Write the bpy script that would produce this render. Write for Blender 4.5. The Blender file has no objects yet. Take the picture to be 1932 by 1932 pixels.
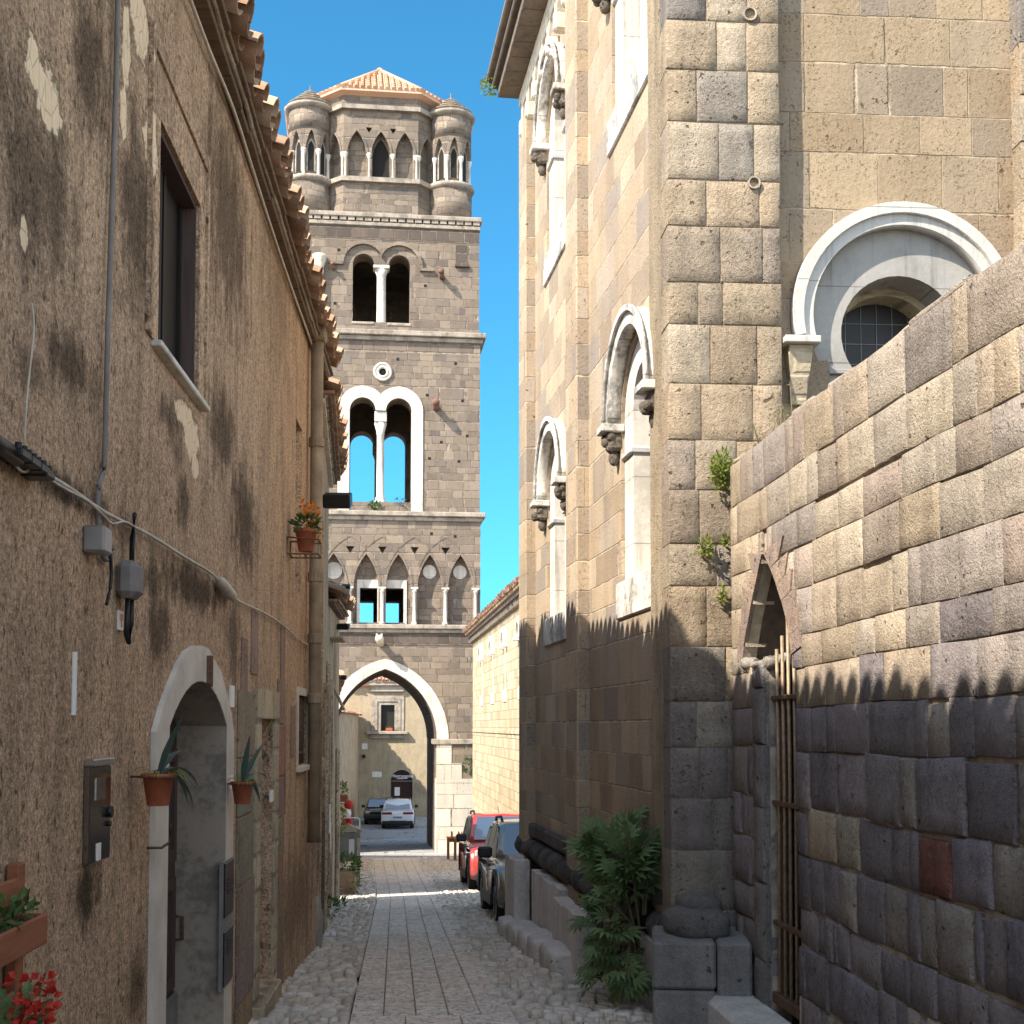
import bpy, math, random
import numpy as np
from mathutils import Vector, Matrix
from mathutils.geometry import tessellate_polygon
rnd = random.Random(11)
SC = bpy.context.scene
PI = math.pi
# ------------------------------------------------------------------ camera
F = 2490.0; TH = math.radians(3.0); YC = 1370 - F*math.tan(TH); CAMZ = 1.6
cam_d = bpy.data.cameras.new('camera'); cam = bpy.data.objects.new('camera', cam_d)
SC.collection.objects.link(cam); SC.camera = cam
cam.location = (0, 0, CAMZ); cam.rotation_euler = (PI/2 + TH, 0, 0)
cam_d.sensor_width = 36; cam_d.lens = F/1932*36
cam_d.shift_y = (YC - 966)/1932
cam_d.clip_start = 0.05; cam_d.clip_end = 3000
# ------------------------------------------------------------------ sky, sun, exposure
SUN = Vector((1.0, 0.80, -1.22)).normalized()       # the way the light travels
elev = math.asin(-SUN.z); azim = math.atan2(-SUN.x, -SUN.y)
W = bpy.data.worlds.new('World'); SC.world = W; W.use_nodes = True
wn = W.node_tree.nodes; wl = W.node_tree.links
sky = wn.new('ShaderNodeTexSky'); sky.sky_type = 'NISHITA'; sky.sun_disc = False
sky.sun_elevation = elev; sky.sun_rotation = azim
sky.altitude = 400; sky.air_density = 1.0; sky.dust_density = 0.15; sky.ozone_density = 2.2
hs = wn.new('ShaderNodeHueSaturation'); hs.inputs['Saturation'].default_value = 0.60; hs.inputs['Hue'].default_value = 0.49
hs.inputs['Value'].default_value = 1.12
wl.new(sky.outputs['Color'], hs.inputs['Color'])
# the sky is deepest a quarter turn from the sun, low in the north-east
tc = wn.new('ShaderNodeTexCoord'); dp_ = wn.new('ShaderNodeVectorMath'); dp_.operation = 'DOT_PRODUCT'
dp_.inputs[1].default_value = Vector((.05, .93, .36)).normalized()
wl.new(tc.outputs['Generated'], dp_.inputs[0])
mr0 = wn.new('ShaderNodeMapRange'); mr0.interpolation_type = 'SMOOTHSTEP'
mr0.inputs[1].default_value = .45; mr0.inputs[2].default_value = .92
wl.new(dp_.outputs['Value'], mr0.inputs[0])
mx0 = wn.new('ShaderNodeMix'); mx0.data_type = 'RGBA'; mx0.blend_type = 'MULTIPLY'
mx0.inputs[7].default_value = (.10, .40, .62, 1)
wl.new(mr0.outputs[0], mx0.inputs[0]); wl.new(hs.outputs['Color'], mx0.inputs[6])
wl.new(mx0.outputs[2], wn['Background'].inputs['Color'])
wn['Background'].inputs['Strength'].default_value = 0.15
sl = bpy.data.lights.new('sun', 'SUN'); sl.energy = 4.3; sl.angle = math.radians(0.53); sl.color = (1.0, 0.90, 0.77)
so = bpy.data.objects.new('sun', sl); SC.collection.objects.link(so)
so.rotation_euler = SUN.to_track_quat('-Z', 'Y').to_euler()
so.location = (-20, -10, 40)
SC.view_settings.view_transform = 'Standard'; SC.view_settings.look = 'None'
SC.view_settings.exposure = 1.22; SC.view_settings.gamma = 1
SC.render.engine = 'CYCLES'
SC.cycles.max_bounces = 8; SC.cycles.diffuse_bounces = 5

# ------------------------------------------------------------------ measuring helpers
def ray(x, y):
    cx = (x - 966)/F; cy = (YC - y)/F
    return (cx, math.cos(TH) - cy*math.sin(TH), math.sin(TH) + cy*math.cos(TH))
def g(Y):
    if Y < 55: return -.067*Y
    if Y < 73: return -3.685 - (Y - 55)*.031
    return -4.243
def at(x, y, Y):
    d = ray(x, y); t = Y/d[1]
    return Vector((d[0]*t, Y, CAMZ + d[2]*t))
def gr(x, y):
    lo, hi = 2, 300
    for _ in range(50):
        m = (lo + hi)/2
        if at(x, y, m).z > g(m): lo = m
        else: hi = m
    return at(x, y, lo)
class Frame:
    """a wall's own axes: u along it to the right seen from outside, y into the wall, z up"""
    def __init__(s, ox, oy, a):
        s.o = (ox, oy); s.a = a
        s.ex = (math.cos(a), math.sin(a)); s.ey = (-math.sin(a), math.cos(a))
    def on(s, x, y, d=0.0):
        r = ray(x, y)
        k = (s.o[0]*s.ey[0] + s.o[1]*s.ey[1] + d)/(r[0]*s.ey[0] + r[1]*s.ey[1])
        px, py = r[0]*k - s.o[0], r[1]*k - s.o[1]
        return (px*s.ex[0] + py*s.ex[1], CAMZ + r[2]*k)
    def w(s, u, y, z):
        return Vector((s.o[0] + u*s.ex[0] + y*s.ey[0], s.o[1] + u*s.ex[1] + y*s.ey[1], z))
    def Yat(s, u): return s.o[1] + u*s.ex[1]

# ------------------------------------------------------------------ mesh builder
class MB:
    def __init__(s):
        s.v = []; s.f = []; s.c = []; s.sm = []; s.uv = []
        s.col = (1, 1, 1); s.smooth = False; s.M = None; s.wave = None
    def vert(s, p):
        if s.M is not None: p = s.M @ Vector(p)
        s.v.append((p[0], p[1], p[2])); return len(s.v) - 1
    def face(s, idx, uv=None, smooth=None):
        s.f.append(tuple(idx)); s.c.append(s.col); s.sm.append(s.smooth if smooth is None else smooth); s.uv.append(uv)
    def poly(s, pts, uv=None, smooth=None):
        s.face([s.vert(p) for p in pts], uv, smooth)
    def box(s, x0, x1, y0, y1, z0, z1, bev=0.0):
        if bev > 0: return s.bbox(x0, x1, y0, y1, z0, z1, bev)
        p = [s.vert((x, y, z)) for z in (z0, z1) for y in (y0, y1) for x in (x0, x1)]
        for q in ((0,2,3,1), (4,5,7,6), (0,1,5,4), (1,3,7,5), (3,2,6,7), (2,0,4,6)): s.face([p[i] for i in q])
    def bbox(s, x0, x1, y0, y1, z0, z1, b):
        b = min(b, (x1-x0)*.45, (y1-y0)*.45, (z1-z0)*.45)
        X = (x0, x1); Y = (y0, y1); Z = (z0, z1)
        ids = {}
        for i in (0, 1):
            for j in (0, 1):
                for k in (0, 1):
                    sx, sy, sz = (1, -1)[i], (1, -1)[j], (1, -1)[k]
                    ids[i,j,k,0] = s.vert((X[i], Y[j]+sy*b, Z[k]+sz*b))
                    ids[i,j,k,1] = s.vert((X[i]+sx*b, Y[j], Z[k]+sz*b))
                    ids[i,j,k,2] = s.vert((X[i]+sx*b, Y[j]+sy*b, Z[k]))
        def add(q, out):
            # orient by the wanted outward direction
            a = [Vector(s.v[i]) for i in q]
            n = (a[1]-a[0]).cross(a[2]-a[0])
            o = Vector(out)
            if s.M is not None: o = s.M.to_3x3() @ o
            s.face(q if n.dot(o) > 0 else q[::-1])
        for i in (0, 1):
            d = (-1, 1)[i]
            add([ids[i,0,0,0], ids[i,1,0,0], ids[i,1,1,0], ids[i,0,1,0]], (d,0,0))
            add([ids[0,i,0,1], ids[1,i,0,1], ids[1,i,1,1], ids[0,i,1,1]], (0,d,0))
            add([ids[0,0,i,2], ids[1,0,i,2], ids[1,1,i,2], ids[0,1,i,2]], (0,0,d))
            for j in (0, 1):
                e = (-1, 1)[j]
                add([ids[i,j,0,0], ids[i,j,0,1], ids[i,j,1,1], ids[i,j,1,0]], (d,e,0))
                add([ids[i,0,j,0], ids[i,0,j,2], ids[i,1,j,2], ids[i,1,j,0]], (d,0,e))
                add([ids[0,i,j,1], ids[0,i,j,2], ids[1,i,j,2], ids[1,i,j,1]], (0,d,e))
                for k in (0, 1):
                    add([ids[i,j,k,0], ids[i,j,k,1], ids[i,j,k,2]], (d,e,(-1,1)[k]))
    def slab(s, outline, holes, y0, y1, back=True, reveal=True):
        """outline and holes are (x,z) loops; front at y0 looks to -y"""
        loops = [outline] + list(holes)
        flat = [p for l in loops for p in l]
        tris = tessellate_polygon([[Vector((p[0], p[1], 0)) for p in l] for l in loops])
        fr = [s.vert((p[0], y0, p[1])) for p in flat]
        bk = [s.vert((p[0], y1, p[1])) for p in flat]
        for t in tris:
            a, b, c = (flat[i] for i in t)
            ar = (b[0]-a[0])*(c[1]-a[1]) - (b[1]-a[1])*(c[0]-a[0])
            if abs(ar) < 1e-10: continue
            q = t if ar > 0 else (t[0], t[2], t[1])
            s.face([fr[i] for i in q], smooth=False)
            if back: s.face([bk[i] for i in q][::-1], smooth=False)
        o = 0
        for li, l in enumerate(loops):
            n = len(l)
            A = sum(l[i][0]*l[(i+1) % n][1] - l[(i+1) % n][0]*l[i][1] for i in range(n))
            for i in range(n):
                if li > 0 and not reveal: break
                j = (i+1) % n
                q = [fr[o+i], bk[o+i], bk[o+j], fr[o+j]]
                ccw = A > 0
                if li > 0: ccw = not ccw
                s.face(q if ccw else q[::-1], smooth=False)
            o += n
    def band(s, outer, inner, y0, y1, closed=False, smooth=False):
        """the strip between two polylines in the (x,z) plane given depth"""
        n = len(outer)
        O0 = [s.vert((p[0], y0, p[1])) for p in outer]; O1 = [s.vert((p[0], y1, p[1])) for p in outer]
        I0 = [s.vert((p[0], y0, p[1])) for p in inner]; I1 = [s.vert((p[0], y1, p[1])) for p in inner]
        for i in range(n if closed else n-1):
            j = (i+1) % n
            s.face([O0[i], O0[j], I0[j], I0[i]], smooth=False)
            s.face([O0[i], O1[i], O1[j], O0[j]], smooth=smooth)
            s.face([I0[i], I0[j], I1[j], I1[i]], smooth=smooth)
            s.face([O1[i], I1[i], I1[j], O1[j]], smooth=False)
        if not closed:
            s.face([O0[0], I0[0], I1[0], O1[0]]); s.face([O0[-1], O1[-1], I1[-1], I0[-1]])
    def tube(s, path, r, n=8, cap=True):
        path = [Vector(p) for p in path]; rings = []
        for i, p in enumerate(path):
            t = (path[min(i+1, len(path)-1)] - path[max(i-1, 0)]).normalized()
            a = Vector((0, 0, 1)) if abs(t.z) < .9 else Vector((1, 0, 0))
            u = t.cross(a).normalized(); w = t.cross(u)
            rr = r[i] if isinstance(r, (list, tuple)) else r
            rings.append([s.vert(p + (u*math.cos(2*PI*k/n) + w*math.sin(2*PI*k/n))*rr) for k in range(n)])
        for a, b in zip(rings, rings[1:]):
            for k in range(n):
                s.face([a[k], a[(k+1) % n], b[(k+1) % n], b[k]], smooth=True)
        if cap:
            s.face(rings[0][::-1], smooth=False); s.face(rings[-1], smooth=False)
    def lathe(s, prof, c=(0, 0, 0), n=16, a0=0.0, a1=2*PI, smooth=True):
        full = abs(a1-a0-2*PI) < 1e-6
        m = n if full else n+1
        rings = []
        for r, z in prof:
            rings.append([s.vert((c[0]+r*math.cos(a0+(a1-a0)*k/n), c[1]+r*math.sin(a0+(a1-a0)*k/n), c[2]+z)) for k in range(m)])
        L = 0
        for i, (a, b) in enumerate(zip(rings, rings[1:])):
            dz = math.hypot(prof[i+1][0]-prof[i][0], prof[i+1][1]-prof[i][1])
            R = max(prof[i][0], prof[i+1][0], .05)
            for k in range(n):
                k2 = (k+1) % m
                u0 = (a0+(a1-a0)*k/n)*R; u1 = (a0+(a1-a0)*(k+1)/n)*R
                z0 = prof[i][1]+c[2]; z1 = prof[i+1][1]+c[2]
                s.face([a[k], a[k2], b[k2], b[k]], uv=[(u0, z0), (u1, z0), (u1, z1), (u0, z1)], smooth=smooth)
        if prof[0][0] > 1e-4 and full: s.face(rings[0][::-1], smooth=False)
        if prof[-1][0] > 1e-4 and full: s.face(rings[-1], smooth=False)
    def ball(s, c, rx, ry=None, rz=None, n=10, m=6, jit=0.0, rng=None):
        ry = ry or rx; rz = rz or rx
        rows = []
        for i in range(m+1):
            th = PI*i/m
            row = []
            for k in range(n):
                q = 1 + (rng.uniform(-jit, jit) if rng else 0)
                row.append(s.vert((c[0]+rx*q*math.sin(th)*math.cos(2*PI*k/n), c[1]+ry*q*math.sin(th)*math.sin(2*PI*k/n), c[2]-rz*q*math.cos(th))))
            rows.append(row)
        for i in range(m):
            for k in range(n):
                s.face([rows[i][k], rows[i][(k+1) % n], rows[i+1][(k+1) % n], rows[i+1][k]], smooth=True)
    def rock(s, c, rx, ry, rz, p, jit, rng, n=6):
        """a rough block: a rounded box with knocks"""
        ids = {}
        def vid(i, j, k):
            if (i, j, k) not in ids:
                a, b, d = 2*i/n-1, 2*j/n-1, 2*k/n-1
                q = (abs(a)**p + abs(b)**p + abs(d)**p)**(-1/p)
                w = 1 + rng.uniform(-jit, jit)
                ids[i, j, k] = s.vert((c[0]+a*q*rx*w, c[1]+b*q*ry*w, c[2]+d*q*rz*w))
            return ids[i, j, k]
        for a in range(n):
            for b in range(n):
                for e, fl in ((0, True), (n, False)):
                    for f in ([(a, b, e), (a+1, b, e), (a+1, b+1, e), (a, b+1, e)], [(e, a, b), (e, a+1, b), (e, a+1, b+1), (e, a, b+1)], [(b, e, a), (b, e, a+1), (b+1, e, a+1), (b+1, e, a)]):
                        q = [vid(*t) for t in f]; s.face(q[::-1] if fl else q, smooth=True)
    def stone(s, x0, x1, z0, z1, yf, yb, bev, jit, rng, round_=0.0):
        """one wall block: uneven front with worn arrises"""
        j = lambda: rng.uniform(-jit, jit)
        b = min(bev*rng.uniform(.7, 1.4), (x1-x0)*.3, (z1-z0)*.3)
        oc = [(x0+j(), z0+j()), (x1+j(), z0+j()), (x1+j(), z1+j()), (x0+j(), z1+j())]
        def lerp(a, b_, t): return (a[0]+(b_[0]-a[0])*t, a[1]+(b_[1]-a[1])*t)
        if s.wave: oc = [(p[0], p[1] + s.wave(p[0], p[1])) for p in oc]
        nx = max(2, min(5, int((x1-x0)/.09))); nz = max(2, min(5, int((z1-z0)/.09)))
        fx = b/max(1e-3, x1-x0); fz = b/max(1e-3, z1-z0)
        us = [fx + (1-2*fx)*i/nx for i in range(nx+1)]; ws = [fz + (1-2*fz)*i/nz for i in range(nz+1)]
        grid = []
        for wz in ws:
            row = []
            for ux in us:
                p = lerp(lerp(oc[0], oc[1], ux), lerp(oc[3], oc[2], ux), wz)
                edge = min(ux, 1-ux, wz, 1-wz)
                bulge = -round_*(1 - (2*ux-1)**4)*(1 - (2*wz-1)**4)
                row.append(s.vert((p[0], yf + bulge + rng.uniform(-1, 1)*jit*.6, p[1])))
            grid.append(row)
        for a in range(nz):
            for c in range(nx):
                s.face([grid[a][c], grid[a][c+1], grid[a+1][c+1], grid[a+1][c]], smooth=True)
        ring = grid[0] + [grid[k][nx] for k in range(1, nz+1)] + grid[nz][nx-1::-1] + [grid[k][0] for k in range(nz-1, 0, -1)]
        params = [(u, 0) for u in us] + [(1, w_) for w_ in ws[1:]] + [(u, 1) for u in us[-2::-1]] + [(0, w_) for w_ in ws[-2:0:-1]]
        params[0] = (0, 0); params[nx] = (1, 0); params[nx+nz] = (1, 1); params[2*nx+nz] = (0, 1)
        o1 = []; o2 = []
        for ux, wz in params:
            p = lerp(lerp(oc[0], oc[1], ux), lerp(oc[3], oc[2], ux), wz)
            q = rng.uniform(-.25, .25)*b
            o1.append(s.vert((p[0]+q, yf+b*rng.uniform(.8, 1.5), p[1]+q))); o2.append(s.vert((p[0], yb, p[1])))
        n = len(ring)
        for k in range(n):
            k2 = (k+1) % n
            s.face([ring[k], o1[k], o1[k2], ring[k2]], smooth=False)
            s.face([o1[k], o2[k], o2[k2], o1[k2]], smooth=False)
    def pieces(s):
        """loose islands of the mesh gathered into pieces that stand well apart"""
        par = list(range(len(s.v)))
        def find(a):
            while par[a] != a: par[a] = par[par[a]]; a = par[a]
            return a
        for f in s.f:
            r = find(f[0])
            for i in f[1:]:
                q = find(i)
                if q != r: par[q] = r
        isl = {}
        for fi, f in enumerate(s.f): isl.setdefault(find(f[0]), []).append(fi)
        if len(isl) < 2 or len(isl) > 600: return None
        B = []
        for fl in isl.values():
            ps = np.array([s.v[i] for fi in fl for i in s.f[fi]]); B.append((ps.min(0), ps.max(0), fl))
        n = len(B); grp = list(range(n))
        lo = np.array([b[0] for b in B]); hi = np.array([b[1] for b in B]); sz = (hi-lo).max(1)
        def fg(a):
            while grp[a] != a: grp[a] = grp[grp[a]]; a = grp[a]
            return a
        for i in range(n):
            gap = np.maximum(0, np.maximum(lo[i]-hi, lo-hi[i])); d = np.sqrt((gap**2).sum(1))
            for j in np.nonzero(d <= np.maximum(.02, .5*np.maximum(sz[i], sz)))[0]:
                a, b = fg(i), fg(int(j))
                if a != b: grp[b] = a
        out = {}
        for i in range(n): out.setdefault(fg(i), []).extend(B[i][2])
        return list(out.values()) if len(out) > 1 else None
    def build(s, name, mat, parent=None, kind=None, R=0.0):
        if parent is not None and name not in ('leaves', 'foliage', 'greenery', 'wall', 'masonry', 'rear_wall', 'stems', 'storey') and len(s.v) < 20000:
            ps = s.pieces()
            if ps:
                first = None
                for fl in ps:
                    q = MB(); mp = {}
                    for fi in fl:
                        idx = []
                        for i in s.f[fi]:
                            if i not in mp: mp[i] = len(q.v); q.v.append(s.v[i])
                            idx.append(mp[i])
                        q.f.append(tuple(idx)); q.c.append(s.c[fi]); q.sm.append(s.sm[fi]); q.uv.append(s.uv[fi])
                    o = q.build_one(name, mat, parent, kind, R); first = first or o
                return first
        return s.build_one(name, mat, parent, kind, R)
    def build_one(s, name, mat, parent=None, kind=None, R=0.0):
        me = bpy.data.meshes.new(name)
        me.from_pydata(s.v, [], s.f)
        me.polygons.foreach_set('use_smooth', s.sm)
        uvl = me.uv_layers.new(name='UVMap')
        V = s.v; uvs = []; cols = []
        for f, uv, c in zip(s.f, s.uv, s.c):
            if uv is None:
                nx = ny = nz = 0.0; n = len(f)
                for i in range(n):
                    a = V[f[i]]; b = V[f[(i+1) % n]]
                    nx += (a[1]-b[1])*(a[2]+b[2]); ny += (a[2]-b[2])*(a[0]+b[0]); nz += (a[0]-b[0])*(a[1]+b[1])
                h = math.hypot(nx, ny)
                if abs(nz) > h*1.2:
                    for i in f: uvs += (V[i][0], V[i][1])
                else:
                    h = h or 1; tx, ty = -ny/h, nx/h
                    off = math.atan2(ny, nx)*R
                    for i in f: uvs += (V[i][0]*tx + V[i][1]*ty + off, V[i][2])
            else:
                for q in uv: uvs += q
            cols += (c[0], c[1], c[2], 1.0)*len(f)
        uvl.data.foreach_set('uv', uvs)
        ca = me.color_attributes.new('Col', 'FLOAT_COLOR', 'CORNER')
        ca.data.foreach_set('color', cols)
        if isinstance(mat, (list, tuple)):
            for m_ in mat: me.materials.append(m_)
        else: me.materials.append(mat)
        me.validate(); me.update()
        o = bpy.data.objects.new(name, me); SC.collection.objects.link(o)
        if parent: o.parent = parent
        if kind: o['kind'] = kind
        return o

def tag(o, label=None, cat=None, group=None, kind=None):
    if label: o['label'] = label
    if cat: o['category'] = cat
    if group: o['group'] = group
    if kind: o['kind'] = kind
    return o
def thing(name, label, cat, loc=(0, 0, 0), rz=0.0, group=None):
    o = bpy.data.objects.new(name, None); SC.collection.objects.link(o)
    o.empty_display_size = .3
    o.location = loc; o.rotation_euler = (0, 0, rz)
    return tag(o, label, cat, group)
def on_frame(name, label, cat, fr, u=0.0, y=0.0, z=0.0, group=None):
    p = fr.w(u, y, z)
    return thing(name, label, cat, p, fr.a, group)

# ------------------------------------------------------------------ 2D outlines
def circ(cx, cz, r, a0, a1, n):
    return [(cx + r*math.cos(a0+(a1-a0)*i/n), cz + r*math.sin(a0+(a1-a0)*i/n)) for i in range(n+1)]
def round_open(cx, hw, z0, zs, n=14):          # door outline with a round head, counter-clockwise
    return [(cx-hw, z0), (cx+hw, z0)] + circ(cx, zs, hw, 0, PI, n)
def seg_head(cx, hw, zs, rise, n=12):          # segmental arch points right -> left
    R = (hw*hw + rise*rise)/(2*rise); a = math.asin(min(1, hw/R))
    return [(cx + R*math.sin(a - 2*a*i/n), zs + rise - R + R*math.cos(a - 2*a*i/n)) for i in range(n+1)]
def point_head(cx, hw, zs, rise, n=8):         # pointed arch points right -> apex -> left
    R = (hw*hw + rise*rise)/(2*hw); a1 = math.atan2(rise, R - hw)
    a1 = math.asin(min(1, rise/R)) if R >= hw else a1
    right = [(cx + hw - R + R*math.cos(a1*i/n), zs + R*math.sin(a1*i/n)) for i in range(n+1)]
    left = [(2*cx - x, z) for x, z in right[::-1]][1:]
    return right + left
def pointed_open(cx, hw, z0, zs, rise, n=8):
    return [(cx-hw, z0), (cx+hw, z0)] + point_head(cx, hw, zs, rise, n)
def rect(x0, x1, z0, z1): return [(x0, z0), (x1, z0), (x1, z1), (x0, z1)]
# ------------------------------------------------------------------ materials
class NT:
    def __init__(s, name, rough=.9, spec=.25):
        s.m = bpy.data.materials.new(name); s.m.use_nodes = True
        s.t = s.m.node_tree; s.n = s.t.nodes; s.l = s.t.links
        s.b = s.n['Principled BSDF']; s.b.inputs['Roughness'].default_value = rough
        s.b.inputs['Specular IOR Level'].default_value = spec
    def put(s, sock, v):
        if isinstance(v, bpy.types.NodeSocket): s.l.new(v, sock)
        elif isinstance(v, (tuple, list)): sock.default_value = (tuple(v)+(1.0,))[:len(sock.default_value)] if len(sock.default_value) == 4 else tuple(v)
        else: sock.default_value = v
    def math(s, op, a, b=0.0, c=0.0, clamp=False):
        n = s.n.new('ShaderNodeMath'); n.operation = op; n.use_clamp = clamp
        s.put(n.inputs[0], a); s.put(n.inputs[1], b); s.put(n.inputs[2], c); return n.outputs[0]
    def add(s, a, b): return s.math('ADD', a, b)
    def sub(s, a, b): return s.math('SUBTRACT', a, b)
    def mul(s, a, b): return s.math('MULTIPLY', a, b)
    def mix(s, f, a, b, mode='MIX'):
        n = s.n.new('ShaderNodeMix'); n.data_type = 'RGBA'; n.blend_type = mode; n.clamp_factor = True
        s.put(n.inputs[0], f); s.put(n.inputs[6], a); s.put(n.inputs[7], b); return n.outputs[2]
    def step(s, v, a, b, lo=0.0, hi=1.0, smooth=True):
        n = s.n.new('ShaderNodeMapRange'); n.interpolation_type = 'SMOOTHSTEP' if smooth else 'LINEAR'
        s.put(n.inputs[0], v); n.inputs[1].default_value = a; n.inputs[2].default_value = b
        n.inputs[3].default_value = lo; n.inputs[4].default_value = hi; return n.outputs[0]
    def ramp(s, f, stops, const=False):
        n = s.n.new('ShaderNodeValToRGB'); e = n.color_ramp.elements
        if const: n.color_ramp.interpolation = 'CONSTANT'
        while len(e) > 1: e.remove(e[-1])
        e[0].position = stops[0][0]; e[0].color = tuple(stops[0][1]) + (1,)
        for p, c in stops[1:]:
            q = e.new(p); q.color = tuple(c) + (1,)
        s.put(n.inputs[0], f); return n.outputs[0]
    def coord(s, which='Object'):
        return s.n.new('ShaderNodeTexCoord').outputs[which]
    def sep(s, v):
        n = s.n.new('ShaderNodeSeparateXYZ'); s.put(n.inputs[0], v); return n.outputs
    def comb(s, x=0.0, y=0.0, z=0.0):
        n = s.n.new('ShaderNodeCombineXYZ'); s.put(n.inputs[0], x); s.put(n.inputs[1], y); s.put(n.inputs[2], z); return n.outputs[0]
    def scale(s, v, k):
        n = s.n.new('ShaderNodeVectorMath'); n.operation = 'MULTIPLY'; s.put(n.inputs[0], v); s.put(n.inputs[1], k); return n.outputs[0]
    def vadd(s, v, k):
        n = s.n.new('ShaderNodeVectorMath'); n.operation = 'ADD'; s.put(n.inputs[0], v); s.put(n.inputs[1], k); return n.outputs[0]
    def noise(s, v, scale=5.0, detail=4.0, rough=.55, dim='3D', w=None, out='Fac', dist=0.0):
        n = s.n.new('ShaderNodeTexNoise'); n.noise_dimensions = dim
        if dim != '1D' and v is not None: s.put(n.inputs['Vector'], v)
        if w is not None: s.put(n.inputs['W'], w)
        n.inputs['Scale'].default_value = scale; n.inputs['Detail'].default_value = detail; n.inputs['Roughness'].default_value = rough
        n.inputs['Distortion'].default_value = dist
        return n.outputs[out]
    def voro(s, v, scale=5.0, feature='F1', out='Distance', rand=1.0):
        n = s.n.new('ShaderNodeTexVoronoi'); n.feature = feature
        s.put(n.inputs['Vector'], v); n.inputs['Scale'].default_value = scale; n.inputs['Randomness'].default_value = rand
        return n.outputs[out]
    def white(s, v=None, w=None, out='Value'):
        n = s.n.new('ShaderNodeTexWhiteNoise')
        if w is not None: n.noise_dimensions = '1D'; s.put(n.inputs['W'], w)
        else: n.noise_dimensions = '2D'; s.put(n.inputs['Vector'], v)
        return n.outputs[out]
    def attr(s, name='Col'):
        n = s.n.new('ShaderNodeVertexColor'); n.layer_name = name; return n.outputs['Color']
    def bump(s, h, strength=.5, dist=.02):
        n = s.n.new('ShaderNodeBump'); n.inputs['Strength'].default_value = strength; n.inputs['Distance'].default_value = dist
        s.put(n.inputs['Height'], h); s.l.new(n.outputs[0], s.b.inputs['Normal']); return n
    def color(s, c): s.put(s.b.inputs['Base Color'], c); return s
    def done(s): return s.m

def plain(name, col, rough=.6, metal=0.0, spec=.4, var=.12, vs=6.0, bump=0.0, bs=40.0, coat=0.0):
    t = NT(name, rough, spec); t.b.inputs['Metallic'].default_value = metal
    if coat: t.b.inputs['Coat Weight'].default_value = coat; t.b.inputs['Coat Roughness'].default_value = .05
    v = t.coord()
    n = t.noise(v, vs, 4)
    k = t.step(n, .25, .75, 1-var, 1+var, smooth=False)
    t.color(t.mix(1.0, col, t.comb(k, k, k), 'MULTIPLY'))
    if bump: t.bump(t.noise(v, bs, 4), bump, .01)
    return t.done()

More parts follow.
